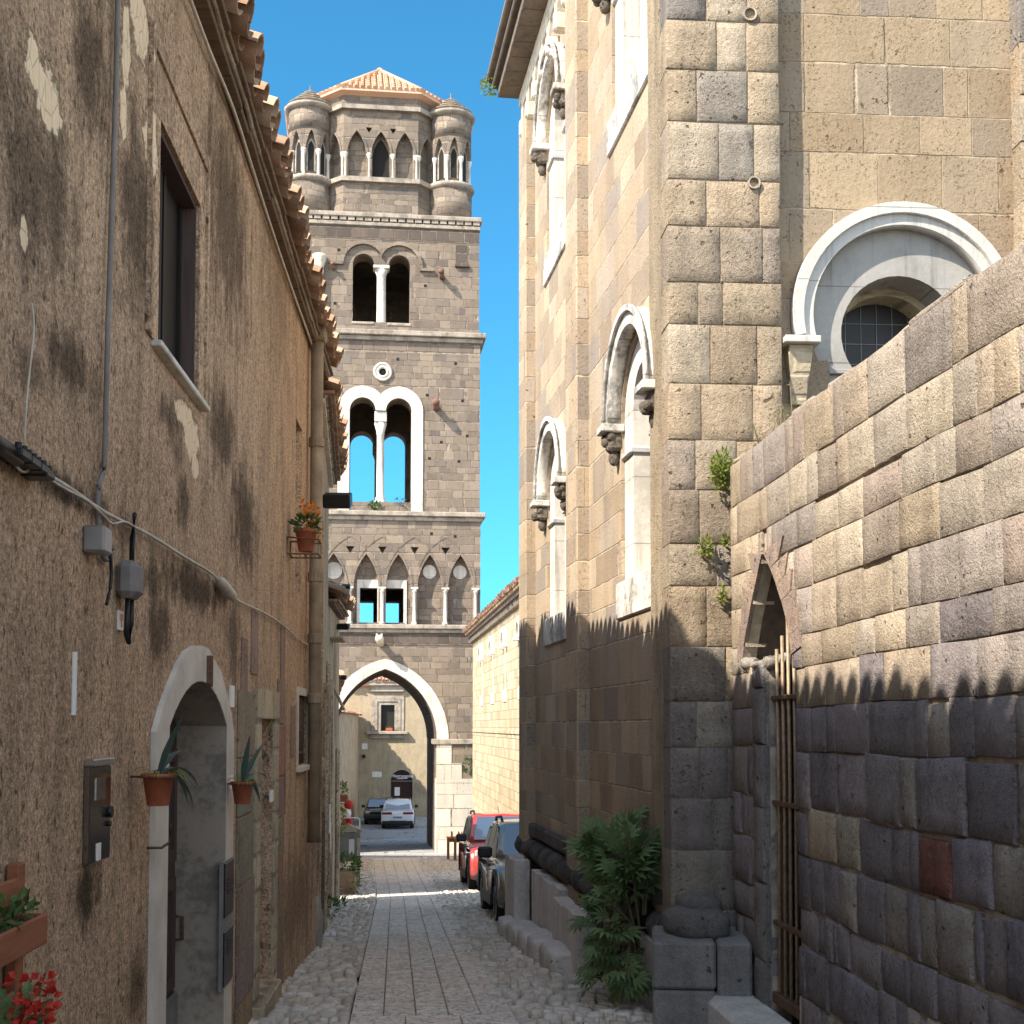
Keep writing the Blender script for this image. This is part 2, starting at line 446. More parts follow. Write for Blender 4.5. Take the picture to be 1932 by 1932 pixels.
def ashlar(name, row=.35, length=.6, tones=None, mortar=(.36,.30,.22), jw=.012, bump=.6, pit=.5, grain=1.0, seed=0.0, spread=1.0, courses=.6, stain=.25, dist=.03):
    """coursed stone: every block has its own tone, courses and lengths vary, joints and pits are relief"""
    t = NT(name, .93, .15)
    uv = t.sep(t.coord('UV')); P = t.coord('Object')
    u, v = uv[0], uv[1]
    wob = t.noise(P, 3.0, 2)
    v1 = t.add(t.math('DIVIDE', v, row), t.mul(t.sub(t.noise(None, 1.0, 1, dim='1D', w=t.add(t.mul(v, .9/row*.35), seed)), .5), courses*2))
    v1 = t.add(v1, t.mul(t.sub(wob, .5), .06))
    r = t.math('FLOOR', v1); fv = t.sub(v1, r)
    r1 = t.white(w=t.add(r, seed+.37)); r2 = t.white(w=t.add(r, seed+57.3))
    ln = t.mul(t.add(t.mul(r2, .7), .65), length)
    u1 = t.add(t.math('DIVIDE', u, ln), t.mul(r1, 37.0))
    u1 = t.add(u1, t.mul(t.sub(t.noise(None, 1.0, 1, dim='1D', w=t.add(t.mul(u1, .8), t.mul(r, 7.13))), .5), 1.3))
    c = t.math('FLOOR', u1); fu = t.sub(u1, c)
    idv = t.comb(c, r, 0.0)
    wid = t.white(v=idv); wid2 = t.white(v=t.vadd(idv, (3.7, 9.1, 0)))
    du = t.mul(t.math('MINIMUM', fu, t.sub(1.0, fu)), ln); dv = t.mul(t.math('MINIMUM', fv, t.sub(1.0, fv)), row)
    d = t.math('MINIMUM', du, dv)
    d = t.add(d, t.mul(t.sub(t.noise(P, 14.0, 3), .5), .022))
    j = t.step(d, jw*.3, jw*1.3)
    tones = tones or [(0, (.30,.24,.17)), (.35, (.36,.29,.20)), (.6, (.27,.235,.19)), (.8, (.40,.33,.23)), (1, (.25,.22,.19))]
    base = t.ramp(wid, tones)
    g1 = t.noise(P, 26.0, 6, .7); g2 = t.noise(P, 1.1, 4, .6)
    k = t.add(t.mul(t.sub(g1, .5), .55*grain), t.add(t.mul(t.sub(g2, .5), stain*2), t.add(.82, t.mul(wid2, .36*spread))))
    sk = t.step(t.noise(t.scale(P, (2.2, 2.2, .16)), 1.6, 5, .6, dist=.3), .40, .68, 1.0, 1.0-.45*stain)
    k = t.mul(k, sk)
    base = t.mix(1.0, base, t.comb(k, k, k), 'MULTIPLY')
    pm = t.step(t.noise(P, 42.0, 2, .5), .32, .40)
    big = t.step(t.noise(P, 5.0, 3), .38, .54)           # pits gather in patches
    pm = t.math('MAXIMUM', pm, t.sub(1.0, t.mul(big, pit)))
    vb = t.noise(P, 17.0, 2, .5)
    p2 = t.math('MAXIMUM', t.step(vb, .27, .33), t.step(t.noise(P, 2.3, 2), .50, .44))
    pm = t.math('MULTIPLY', pm, p2)
    base = t.mix(pm, t.mix(1.0, base, (.40,.35,.30), 'MULTIPLY'), base)
    mn = t.noise(P, 5.0, 3)
    mcol = t.mix(t.step(mn, .35, .65), mortar, tuple(x*.45 for x in mortar))
    t.color(t.mix(j, mcol, base))
    h = t.add(t.mul(j, .55), t.add(t.mul(pm, .35), t.add(t.mul(g1, .5), t.mul(wid2, .25))))
    t.bump(h, bump, dist)
    return t.done()

def blockstone(name, tint=(1, 1, 1), pit=.6, bump=.6, grain=1.0, scale=1.0):
    """for walls whose blocks are real geometry: tone from each block's own colour"""
    t = NT(name, .95, .12); P = t.coord('Object'); A = t.attr()
    g1 = t.noise(P, 30.0*scale, 6, .72); g2 = t.noise(P, 3.2*scale, 4, .6); g3 = t.noise(P, 90*scale, 3)
    st = t.noise(t.scale(P, (3.0, 3.0, .5)), 1.3, 5, .65, dist=.4)
    k = t.add(t.mul(t.sub(g1, .5), 1.15*grain), t.add(t.mul(t.sub(g2, .5), .8), t.add(t.mul(t.sub(g3, .5), .8), t.add(t.mul(t.sub(st, .5), .9), 1.0))))
    k = t.math('MAXIMUM', k, .3)
    b = t.mix(1.0, A, t.comb(k, k, k), 'MULTIPLY')
    pits = t.step(t.noise(P, 40.0*scale, 2, .5), .32, .40); big = t.step(t.noise(P, 6.0*scale, 2), .48, .6)
    pm = t.math('MAXIMUM', pits, t.sub(1.0, t.mul(big, pit)))
    p2 = t.math('MAXIMUM', t.step(t.noise(P, 15.0*scale, 2, .5), .28, .34), t.step(t.noise(P, 2.6, 2), .52, .46))
    pm = t.math('MULTIPLY', pm, p2)
    b = t.mix(pm, t.mix(1.0, b, (.4,.36,.33), 'MULTIPLY'), b)
    lich = t.mul(t.step(t.noise(P, 8.0*scale, 6, .75), .56, .70), .5)
    b = t.mix(lich, b, (.42,.40,.36))
    t.color(t.mix(1.0, b, tint, 'MULTIPLY'))
    t.bump(t.add(t.mul(pm, .5), t.add(t.mul(g1, .9), t.mul(g3, .4))), bump, .045)
    return t.done()

def marble(name, col=(.72,.69,.62), dirt=.4, joints=True, stain=(.22,.21,.19)):
    t = NT(name, .7, .3); P = t.coord('Object')
    n = t.noise(P, 2.0, 5, .6); n2 = t.noise(P, 18.0, 5, .65)
    m = t.mul(t.step(t.add(t.mul(n, .6), t.mul(n2, .4)), .45, .60), dirt)
    c = t.mix(m, col, stain)
    if joints:
        zc = t.sep(P)[2]; zz = t.math('FRACT', t.mul(t.add(zc, t.mul(t.noise(None, .7, 1, dim='1D', w=zc), .5)), 1.55))
        jl = t.step(t.math('ABSOLUTE', t.sub(zz, .5)), .0, .014, .45, 1.0); c = t.mix(1.0, c, t.comb(jl, jl, jl), 'MULTIPLY')
        dr = t.step(t.noise(t.scale(P, (9.0, 9.0, .5)), 1.0, 5, .65), .5, .68, 1.0, .72); c = t.mix(1.0, c, t.comb(dr, dr, dr), 'MULTIPLY')
    k = t.add(.86, t.mul(n2, .28)); c = t.mix(1.0, c, t.comb(k, k, k), 'MULTIPLY')
    t.color(c); t.bump(n2, .35, .012); return t.done()

def stucco(name, base, dark, pale, blobs=(), patches=(), speck=1.0, streak=1.0):
    """rough-cast plaster: sprayed grain, rain streaks, damp marks and fallen patches placed along the wall (u, z)"""
    t = NT(name, .97, .08); P = t.coord('Object'); uv = t.sep(t.coord('UV')); u, v = uv[0], uv[1]
    uz = t.comb(u, t.mul(v, .45), 0.0)
    gr = t.noise(P, 44.0, 5, .75); g2 = t.noise(P, 17.0, 4, .65)
    st = t.noise(t.comb(t.mul(u, 1.9), t.mul(v, .42), 0.0), 2.2, 5, .62, dist=.4)
    mo = t.noise(P, 1.6, 5, .6)
    k = t.add(t.mul(t.sub(gr, .5), 3.0*speck), t.add(t.mul(t.sub(g2, .5), 1.3*speck), t.add(t.mul(t.sub(mo, .5), .5), 1.0)))
    spk = t.step(t.math('ABSOLUTE', t.sub(t.noise(P, 33.0, 3, .6), .47)), .0, .05, .62, 1.0)
    spk = t.mul(spk, t.step(t.noise(t.scale(P, (1, 1, .7)), 21.0, 4, .6), .34, .43, .38, 1.0))
    k = t.mul(t.math('MAXIMUM', k, .25), spk)
    c = t.mix(t.mul(t.step(st, .42, .70), .75*streak), base, dark)
    bl = None
    edge = t.add(t.mul(t.sub(t.noise(P, 5.0, 8, .72), .5), 2.4), t.mul(t.sub(t.noise(t.comb(t.mul(u, 3.0), t.mul(v, .5), 0.0), 2.5, 4, .6), .5), 1.2))
    for (bu, bz, su, sz, am) in blobs:
        du = t.math('DIVIDE', t.sub(u, bu), su); dz = t.math('DIVIDE', t.sub(v, bz), sz)
        r = t.math('SQRT', t.add(t.mul(du, du), t.mul(dz, dz)))
        m = t.mul(t.step(t.add(r, edge), 1.15, .25), am)
        bl = m if bl is None else t.math('MAXIMUM', bl, m)
    if bl is not None: c = t.mix(bl, c, dark)
    c = t.mix(1.0, c, t.comb(k, k, k), 'MULTIPLY')
    h = t.add(gr, t.mul(g2, .6))
    pl = None
    e2 = t.mul(t.sub(t.noise(P, 11.0, 6, .72), .5), 1.9)
    for (bu, bz, su, sz) in patches:
        du = t.math('DIVIDE', t.sub(u, bu), su); dz = t.math('DIVIDE', t.sub(v, bz), sz)
        r = t.math('SQRT', t.add(t.mul(du, du), t.mul(dz, dz)))
        m = t.step(t.add(r, e2), 1.06, .80, .0, .92)
        pl = m if pl is None else t.math('MAXIMUM', pl, m)
    if pl is not None:
        crk = t.step(t.voro(t.scale(P, (1, 1, .6)), 14.0, 'DISTANCE_TO_EDGE'), .0, .05, .7, 1.0)
        q = t.mul(crk, t.add(.85, t.mul(g2, .3)))
        c = t.mix(pl, c, t.mix(1.0, pale, t.comb(q, q, q), 'MULTIPLY'))
        h = t.mix(pl, h, t.add(-.55, t.mul(crk, .3)))
    t.color(c); t.bump(h, 1.0, .03); return t.done()

def tilemat(name, a=(.42,.20,.12), b=(.30,.15,.09), c_=(.50,.33,.22), weather=.5):
    t = NT(name, .9, .15); P = t.coord('Object'); A = t.sep(t.attr())
    base = t.ramp(A[0], [(0, b), (.5, a), (1, c_)])
    n = t.noise(P, 9.0, 5, .65); n2 = t.noise(P, 40.0, 3)
    base = t.mix(t.mul(t.step(n, .5, .72), weather), base, (.30,.27,.21))
    k = t.add(.7, t.mul(n2, .6)); t.color(t.mix(1.0, base, t.comb(k, k, k), 'MULTIPLY'))
    t.bump(t.add(n, t.mul(n2, .5)), .4, .01); return t.done()

def wood(name, a, b, axis=2, sc=6.0, rough=.75):
    t = NT(name, rough, .25); P = t.coord('Object')
    s = [14.0]*3; s[axis] = .9
    n = t.noise(t.scale(P, tuple(s)), sc*.35, 5, .6, dist=.6)
    t.color(t.mix(t.step(n, .3, .7), a, b)); t.bump(n, .25, .01); return t.done()

def leafmat(name, a, b, trans=.25):
    t = NT(name, .55, .35); A = t.sep(t.attr()); P = t.coord('Object')
    n = t.noise(P, 14.0, 3)
    c = t.mix(t.add(t.mul(A[0], .7), t.mul(n, .3)), a, b); t.color(c)
    tr = t.n.new('ShaderNodeBsdfTranslucent'); t.put(tr.inputs[0], c)
    mx = t.n.new('ShaderNodeMixShader'); mx.inputs[0].default_value = trans
    t.l.new(t.b.outputs[0], mx.inputs[1]); t.l.new(tr.outputs[0], mx.inputs[2])
    t.l.new(mx.outputs[0], t.n['Material Output'].inputs[0]); return t.done()

def glassmat(name, col=(.02,.025,.03), rough=.06, spec=.6):
    t = NT(name, rough, spec)
    if spec > .9: t.b.inputs['IOR'].default_value = 2.0
    P = t.coord('Object'); n = t.noise(P, 1.5, 2)
    k = t.add(.7, t.mul(n, .6)); t.color(t.mix(1.0, col, t.comb(k, k, k), 'MULTIPLY')); return t.done()

def paint(name, col, rough=.28, metal=.0, coat=1.0, dust=.15):
    t = NT(name, rough, .5); t.b.inputs['Metallic'].default_value = metal
    t.b.inputs['Coat Weight'].default_value = coat; t.b.inputs['Coat Roughness'].default_value = .04
    P = t.coord('Object'); z = t.sep(P)[2]
    d = t.mul(t.noise(P, 3.0, 5, .7), t.step(z, 1.0, .2, .3, 1.0))
    t.color(t.mix(t.mul(d, dust*2), col, (.30,.27,.23))); return t.done()

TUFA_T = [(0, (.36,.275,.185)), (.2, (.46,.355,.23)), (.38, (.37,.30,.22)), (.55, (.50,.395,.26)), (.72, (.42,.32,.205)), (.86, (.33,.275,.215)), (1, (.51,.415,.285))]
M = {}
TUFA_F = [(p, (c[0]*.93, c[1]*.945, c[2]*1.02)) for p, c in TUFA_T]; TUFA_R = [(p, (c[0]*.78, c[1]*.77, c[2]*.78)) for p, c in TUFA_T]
M['facade'] = ashlar('facade_tufa', .34, .72, TUFA_F, (.50,.42,.30), .008, .55, .55, 1.0, 3.0, .7, .8, .2)
M['buttress'] = blockstone('buttress_stone', pit=.75, bump=.8)
M['tower'] = ashlar('tower_tufa', .33, .52, [(0, (.235,.188,.150)), (.3, (.285,.230,.180)), (.5, (.205,.168,.140)), (.7, (.31,.25,.19)), (.85, (.245,.20,.158)), (1, (.18,.152,.134))], (.38,.32,.25), .016, .9, .35, 1.0, 11.0, .9, .7, .2, .06)
M['tower_dark'] = ashlar('tower_lava', .42, .6, [(0, (.115,.092,.08)), (.5, (.14,.112,.094)), (1, (.165,.132,.108))], (.30,.26,.21), .016, .9, .35, 1.0, 5.0, .8, .5, .2, .06)
M['tower_pale'] = ashlar('tower_marble_blocks', .62, .9, [(0, (.60,.55,.47)), (.5, (.68,.64,.55)), (1, (.55,.50,.42))], (.30,.26,.21), .012, .6, .2, .6, 8.0, .6, .6, .2)
M['wing'] = ashlar('wing_tufa', .30, .55, [(0, (.48,.39,.26)), (.4, (.56,.46,.31)), (.7, (.45,.37,.25)), (1, (.60,.50,.35))], (.40,.33,.23), .010, .6, .35, 1.0, 21.0, .8, .4, .15)
M['rubble'] = ashlar('rubble_render', .28, .5, [(0, (.46,.38,.26)), (.5, (.54,.45,.31)), (1, (.40,.33,.24))], (.50,.42,.30), .03, .7, .4, 1.2, 31.0, .8, .8, .4)
M['precinct'] = blockstone('precinct_stone', pit=.55, bump=.75)
M['mortar'] = plain('old_mortar', (.38,.325,.255), .97, var=.4, vs=9, bump=.8, bs=30)
M['darkstone'] = blockstone('dark_lava_stone', pit=.5, bump=.9)
M['slabstone'] = blockstone('weathered_marble_slab', pit=.3, bump=.6, grain=.7)
M['marble'] = marble('white_marble', (.70,.66,.58), .5, stain=(.38,.34,.28))
M['marble_dirty'] = marble('lichen_marble', (.66,.63,.57), .95)
M['marble_grey'] = marble('grey_marble', (.52,.52,.52), .35)
M['cornice'] = marble('cornice_stone', (.40,.345,.28), .8, stain=(.17,.145,.12))
M['darkcornice'] = marble('cornice_dark', (.20,.165,.13), .6, stain=(.09,.08,.07))
M['tile'] = tilemat('terracotta_tile', (.34,.20,.125), (.22,.135,.09), (.44,.33,.24), .7)
M['tile_new'] = tilemat('pale_terracotta', (.62,.34,.21), (.56,.28,.16), (.72,.46,.32), .15)
M['soffit'] = wood('soffit_boards', (.19,.125,.08), (.115,.075,.05), 1)
M['brown'] = wood('brown_door', (.055,.028,.022), (.035,.018,.015), 2)
M['reddoor'] = wood('old_door', (.10,.065,.055), (.07,.045,.04), 2)
M['shutter'] = wood('dark_shutter', (.016,.013,.011), (.010,.008,.007), 2, rough=.7)
M['planterwood'] = wood('red_brown_wood', (.33,.13,.065), (.22,.08,.04), 0)
M['tablewood'] = wood('orange_brown_wood', (.34,.14,.05), (.20,.08,.03), 2)
M['glass'] = glassmat('dark_glass', (.028,.026,.024), .35, .3)
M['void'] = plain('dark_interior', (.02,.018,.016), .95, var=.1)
M['iron'] = plain('rusty_iron', (.15,.085,.05), .8, .3, var=.5, vs=25, bump=.4, bs=80)
M['ironlight'] = plain('worn_iron_bar', (.33,.25,.17), .6, .4, var=.35, vs=30)
M['black'] = plain('black_plastic', (.012,.012,.013), .45, var=.15)
M['blackmetal'] = plain('black_metal', (.02,.02,.022), .4, .3, var=.15)
M['pipe'] = plain('drainpipe_paint', (.30,.23,.15), .6, .2, var=.45, vs=4, bump=.15, bs=30)
M['greypvc'] = plain('grey_pvc', (.21,.19,.175), .75, spec=.2, var=.25, vs=8)
M['cable'] = plain('pale_cable', (.52,.46,.37), .6, var=.25, vs=12)
M['whitepl'] = plain('white_plastic', (.78,.76,.72), .45, var=.08)
M['zinc'] = plain('box_zinc', (.26,.25,.24), .45, .5, var=.25, vs=6)
M['steel'] = plain('steel', (.42,.40,.37), .25, .85, var=.2, vs=5)
M['mirror'] = plain('polished_steel', (.30,.27,.24), .12, .9, var=.1)
M['terracotta'] = plain('terracotta_pot', (.36,.10,.045), .7, var=.3, vs=10, bump=.15)
M['soil'] = plain('soil', (.05,.035,.022), .98, var=.4, vs=20, bump=.7)
M['limewash'] = plain('limewash', (.60,.54,.46), .95, var=.2, vs=4, bump=.4, bs=26)
M['greywall'] = marble('grey_render', (.34,.28,.22), .75, False, stain=(.13,.11,.09))
M['leaf'] = leafmat('fig_leaf', (.075,.13,.045), (.19,.28,.11))
M['leaf_y'] = leafmat('yellow_green_leaf', (.10,.15,.025), (.30,.34,.07), .35)
M['leaf_g'] = leafmat('garden_leaf', (.035,.075,.02), (.13,.21,.06))
M['agave'] = leafmat('agave_leaf', (.05,.085,.07), (.12,.18,.16), .1)
M['orange'] = leafmat('orange_petal', (.62,.17,.015), (.80,.32,.04), .3)
M['redpetal'] = leafmat('red_petal', (.42,.02,.015), (.62,.05,.03), .25)
M['stem'] = plain('stem', (.16,.13,.075), .85, var=.3, vs=15)
M['tyre'] = plain('tyre', (.018,.018,.018), .85, var=.2)
M['rim'] = plain('alloy', (.45,.45,.46), .3, .8, var=.1)
M['carglass'] = glassmat('car_glass', (.03,.06,.10), .03, 1.0)  # bluish base colour stands in for reflected sky
M['trim'] = plain('car_trim', (.02,.02,.021), .55, var=.1)
M['lampred'] = plain('tail_lamp', (.22,.01,.012), .15, var=.1)
M['lampclear'] = plain('head_lamp', (.55,.55,.56), .1, .3, var=.1)
M['plate'] = plain('plate_blue_white', (.30,.38,.48), .4, var=.1)
# ------------------------------------------------------------------ ground and paving
m = MB()
ys = [-40, -10, 0, 10, 20, 30, 40, 55, 64, 73, 120, 300, 900]
for a, b in zip(ys, ys[1:]):
    for x0, x1 in ((-500, -60), (-60, -10), (-10, 10), (10, 60), (60, 500)):
        m.poly([(x0, a, g(a)-.09), (x1, a, g(a)-.09), (x1, b, g(b)-.09), (x0, b, g(b)-.09)])
M['earth'] = plain('packed_earth', (.085,.075,.06), .97, var=.35, vs=3, bump=.5, bs=20)
m.build('ground', M['earth'], kind='structure')

def xl_wall(Y):
    if Y < 15.75: return -1.437 - .056*Y
    if Y < 24.8: return -2.33 - .1*(Y-15.75)
    return -3.45 - .14*(Y-25.4)
def band_l(Y): return -1.25 - .0875*(Y-10.29) if Y < 24.9 else -2.52 - .108*(Y-24.9)
def band_r(Y): return .04 - .0893*(Y-10.29)
def xr_edge(Y):
    if Y < 18: return 2.66 - .143*Y
    return 1.6 - .03*(Y-18)
def cobble_z(Y): return g(Y) + .008

cob = NT('cobble_limestone', .8, .3); P_ = cob.coord('Object'); A_ = cob.attr()
n1 = cob.noise(P_, 13.0, 5, .65); n2 = cob.noise(P_, 55.0, 3)
k_ = cob.add(cob.mul(cob.sub(n1, .5), .7), cob.add(cob.mul(cob.sub(n2, .5), .35), 1.0))
cob.color(cob.mix(1.0, A_, cob.comb(k_, k_, k_), 'MULTIPLY')); cob.bump(cob.add(n1, cob.mul(n2, .4)), .5, .02)
M['cobble'] = cob.done()
sb = NT('tooled_slab', .82, .25); P_ = sb.coord('Object'); A_ = sb.attr()
ch = sb.noise(sb.scale(P_, (17, 9.5, 17)), 1.0, 5, .75); n2 = sb.noise(P_, 3.0, 4); n3 = sb.noise(P_, 26.0, 3, .7)
k_ = sb.add(sb.mul(sb.sub(ch, .5), 1.2), sb.add(sb.mul(sb.sub(n2, .5), .3), sb.add(sb.mul(sb.sub(n3, .5), .45), 1.0)))
k_ = sb.math('MAXIMUM', k_, .28)
ln_ = sb.step(sb.math('ABSOLUTE', sb.sub(sb.noise(sb.scale(P_, (8, 7.5, 8)), 1.0, 3, .55), .5)), .0, .035, .42, 1.0)
k_ = sb.mul(k_, ln_)
sb.color(sb.mix(1.0, A_, sb.comb(k_, k_, k_), 'MULTIPLY')); sb.bump(sb.add(ch, sb.mul(n3, .4)), .8, .02)
M['slab'] = sb.done()

m = MB(); m.smooth = True
rc = random.Random(5)
GRIDV = (-1, -.88, -.4, .4, .88, 1)
def cushion(x0, x1, y0, y1, zf, h, rng):
    nx, ny = 3, 2
    cx, cy = (x0+x1)/2, (y0+y1)/2
    off = [(rng.uniform(-.3, .3)*(x1-x0)*.25, rng.uniform(-.3, .3)*(y1-y0)*.3) for _ in range(4)]
    tone = rng.uniform(.42, .62); warm = rng.uniform(.04, .085)
    m.col = (tone+warm, tone, tone-warm-.015)
    tl = rng.uniform(-.014, .014); tv = rng.uniform(-.016, .016)
    rows = []
    for j in range(6):
        row = []
        v = GRIDV[j]
        for i in range(6):
            u = GRIDV[i]
            a = (u+1)/2; b = (v+1)/2
            ox = off[0][0]*(1-a)*(1-b) + off[1][0]*a*(1-b) + off[2][0]*a*b + off[3][0]*(1-a)*b
            oy = off[0][1]*(1-a)*(1-b) + off[1][1]*a*(1-b) + off[2][1]*a*b + off[3][1]*(1-a)*b
            e = max(abs(u), abs(v)); cor = abs(u*v)
            sh = 1 - .13*cor**2
            x = cx + ox + u*(x1-x0)/2*sh; y = cy + oy + v*(y1-y0)/2*sh
            top = h*(1 - .25*e**6) + tl*u + tv*v + rng.uniform(-.005, .005)
            if e > .99: top = -.04
            row.append(m.vert((x, y, zf(y) + top)))
        rows.append(row)
    for j in range(5):
        for i in range(5):
            m.face([rows[j][i], rows[j][i+1], rows[j+1][i+1], rows[j+1][i]])
def cobble_zone(xa, xb, y0, y1, rng):
    y = y0
    while y < y1:
        d = rng.uniform(.13, .23)*(1.0 if y < 30 else 1.3)
        x = xa(y) - rng.uniform(0, .2)
        while x < xb(y):
            w = rng.uniform(.07, .18)*(1.0 if y < 30 else 1.4)
            x1 = min(x+w, xb(y))
            if x1-x > .05:
                jy = rng.uniform(-.05, .05)
                cushion(x+.007, x1-.007, y+.008+jy, y+d-.008+jy, cobble_z, rng.uniform(.02, .045), rng)
            x += w
        y += d
cobble_zone(lambda Y: xl_wall(Y)-.05, lambda Y: band_l(Y)-.01, 6.5, 49, rc)
cobble_zone(lambda Y: band_r(Y)+.01, xr_edge, 6.5, 49, rc)
m.build('cobbled_road', M['cobble'], kind='structure')

m = MB(); rs = random.Random(9)
bounds = [0]*5
yb = [8.6 + rs.uniform(-.1, .1) for _ in range(5)]
def slab(y0, y1, i, n=5):
    tone = rs.uniform(.61, .68); w = rs.uniform(.06, .085)
    m.col = (tone+w, tone, tone-w-.01)
    def X(Y, k): return band_l(Y) + (band_r(Y)-band_l(Y))*k/n
    gp = .003; b = .006; dz = rs.uniform(-.004, .004)
    c = []
    for (yy, kk, sx, sy) in ((y0, i, 1, 1), (y0, i+1, -1, 1), (y1, i+1, -1, -1), (y1, i, 1, -1)):
        c.append((X(yy, kk)+sx*gp, yy+sy*gp, sx, sy))
    top = [m.vert((x+sx*b, y+sy*b, g(y)+.034+dz)) for x, y, sx, sy in c]
    mid = [m.vert((x, y, g(y)+.026+dz)) for x, y, sx, sy in c]
    bot = [m.vert((x, y, g(y)-.05)) for x, y, sx, sy in c]
    m.face(top)
    for a in range(4):
        e = (a+1) % 4
        m.face([mid[a], mid[e], top[e], top[a]]); m.face([bot[a], bot[e], mid[e], mid[a]])
for i in range(5):
    y = 10.55
    while y < 49:
        d = rs.uniform(.5, 1.15); slab(y, min(y+d, 49), i); y += d
# a row of cross slabs nearest the viewer
for r_ in range(5):
    y1 = 10.53 - r_*.62
    n = 3
    for i in range(n): slab(y1-.61, y1, i, n)
m.build('paving_slabs', M['slab'], kind='structure')

M['flag'] = ashlar('flagstones', .75, 1.0, [(0, (.36,.36,.36)), (.5, (.42,.42,.41)), (1, (.33,.335,.34))], (.16,.15,.14), .02, .3, .15, .5, 41.0, .5, .3, .15)
m = MB()
for a, b in ((49, 55), (55, 73), (73, 110)):
    m.poly([(-30, a, g(a)+.012), (6, a, g(a)+.012), (6, b, g(b)+.012), (-30, b, g(b)+.012)])
m.build('pavement', M['flag'], kind='structure')

# ------------------------------------------------------------------ left: the near stucco house
LH = Frame(-1.549, 2.0, math.atan2(1, -.056))
E1 = 13.75
blobs_old = [(1.2,4.2,1.1,1.8,.8),(2.6,4.9,.8,.9,.75),(3.3,4.6,.6,1.5,.85),(6.2,4.5,.7,1.3,.7),(4.1,3.1,.9,.45,.7),(3.2,3.0,.8,.5,.7),(6.2,3.3,.6,1.4,.8),(5.6,2.7,.6,.6,.65),(6.9,2.9,.7,1.0,.75),(4.3,2.15,.5,.35,.75),(2.7,2.55,.9,.28,.8),
         (5.9,2.25,1.7,.28,.9),(4.35,1.75,.35,.5,.7),(7.3,1.85,.3,.6,.8),(3.65,.35,.35,.45,.95),(8.2,2.6,.6,1.6,.6),(9.2,4.2,.5,1.4,.45),(11,.2,1.2,.8,.5),(12.3,.0,1.5,.9,.55),(10.5,-.7,4,.35,.6),(4.6,-.55,.3,.3,.7),(7.3,5.3,1.6,.5,.5),(2.0,5.4,2.5,.5,.6)]
patches_old = [(2.35,4.72,.20,.30),(2.6,4.45,.16,.25),(3.9,5.0,.20,.45),(4.25,4.1,.12,.4),(5.85,3.25,.24,.24),(5.8,2.98,.10,.2),(3.55,5.4,.10,.5),(4.2,5.5,.2,.25)]
def px_blob(cx, cy, hw, hh, *amt):
    u, z = LH.on(cx, cy); ua, _ = LH.on(cx-hw, cy); ub, _ = LH.on(cx+hw, cy); _, za = LH.on(cx, cy-hh); _, zb = LH.on(cx, cy+hh)
    return (round(u, 3), round(z, 3), round((ub-ua)/2, 3), round((za-zb)/2, 3)) + amt
blobs = [px_blob(*b) for b in ((60,330,110,230,.75),(170,120,45,190,.85),(255,420,35,230,.85),(430,420,50,260,.8),(130,690,70,70,.85),(60,700,50,60,.6),(110,915,70,40,.95),(185,955,30,45,.8),
  (320,790,28,60,.75),(420,820,32,110,.85),(460,980,30,130,.9),(345,950,16,80,.8),(335,850,15,50,.6),(290,1095,25,50,.8),(370,1110,75,55,.95),(300,1190,28,90,.85),(440,1210,18,100,.75),(160,1690,32,85,1.0),(255,1860,20,80,.7),(520,520,35,260,.35),(560,1700,45,120,.6),(590,1500,15,200,.5),(420,130,45,130,.6),(240,1010,30,60,.5))]
patches = [px_blob(*b) for b in ((62,120,16,60),(92,190,30,70),(265,45,24,75),(282,270,13,65),(238,90,9,100),(233,210,8,60),(352,790,26,30),(362,830,17,45),(368,880,8,30),(45,440,9,40))]
M['stucco1'] = stucco('rough_cast_stucco', (.74,.51,.335), (.125,.088,.058), (.82,.63,.42), blobs, patches, 1.0, .5)
H1 = on_frame('stucco_house', 'house of rough brown stained stucco with a white arched doorway and a tiled eave', 'house', LH)
win = rect(4.60, 5.73, 3.53, 4.70)
door = [(4.94, -1.9), (6.83, -1.9)] + seg_head(5.885, .945, 1.60, .27)
side = rect(8.62, 9.50, -1.9, 1.66)
barred = rect(11.48, 12.42, 1.20, 1.92)
slot = rect(11.15, 11.75, 2.95, 4.70)
m = MB(); m.slab([(-4.5, -2.2), (E1, -2.2), (E1, 5.86), (-4.5, 5.86)], [win, door, side, barred, slot], 0, .42)
m.build('wall', M['stucco1'], H1)
m = MB()
m.box(-4.5, -4.2, .44, 6.5, -2, 5.84); m.box(E1-.35, E1-.05, .44, 6.5, -2, 5.84); m.box(-4.5, E1, 6.2, 6.5, -2, 6.9)
m.build('rear_wall', M['stucco1'], H1)
m = MB(); m.box(4.3, 10, .9, .95, -2, 5); m.box(10, 13, .9, .95, .5, 5); m.build('interior', M['void'], H1)
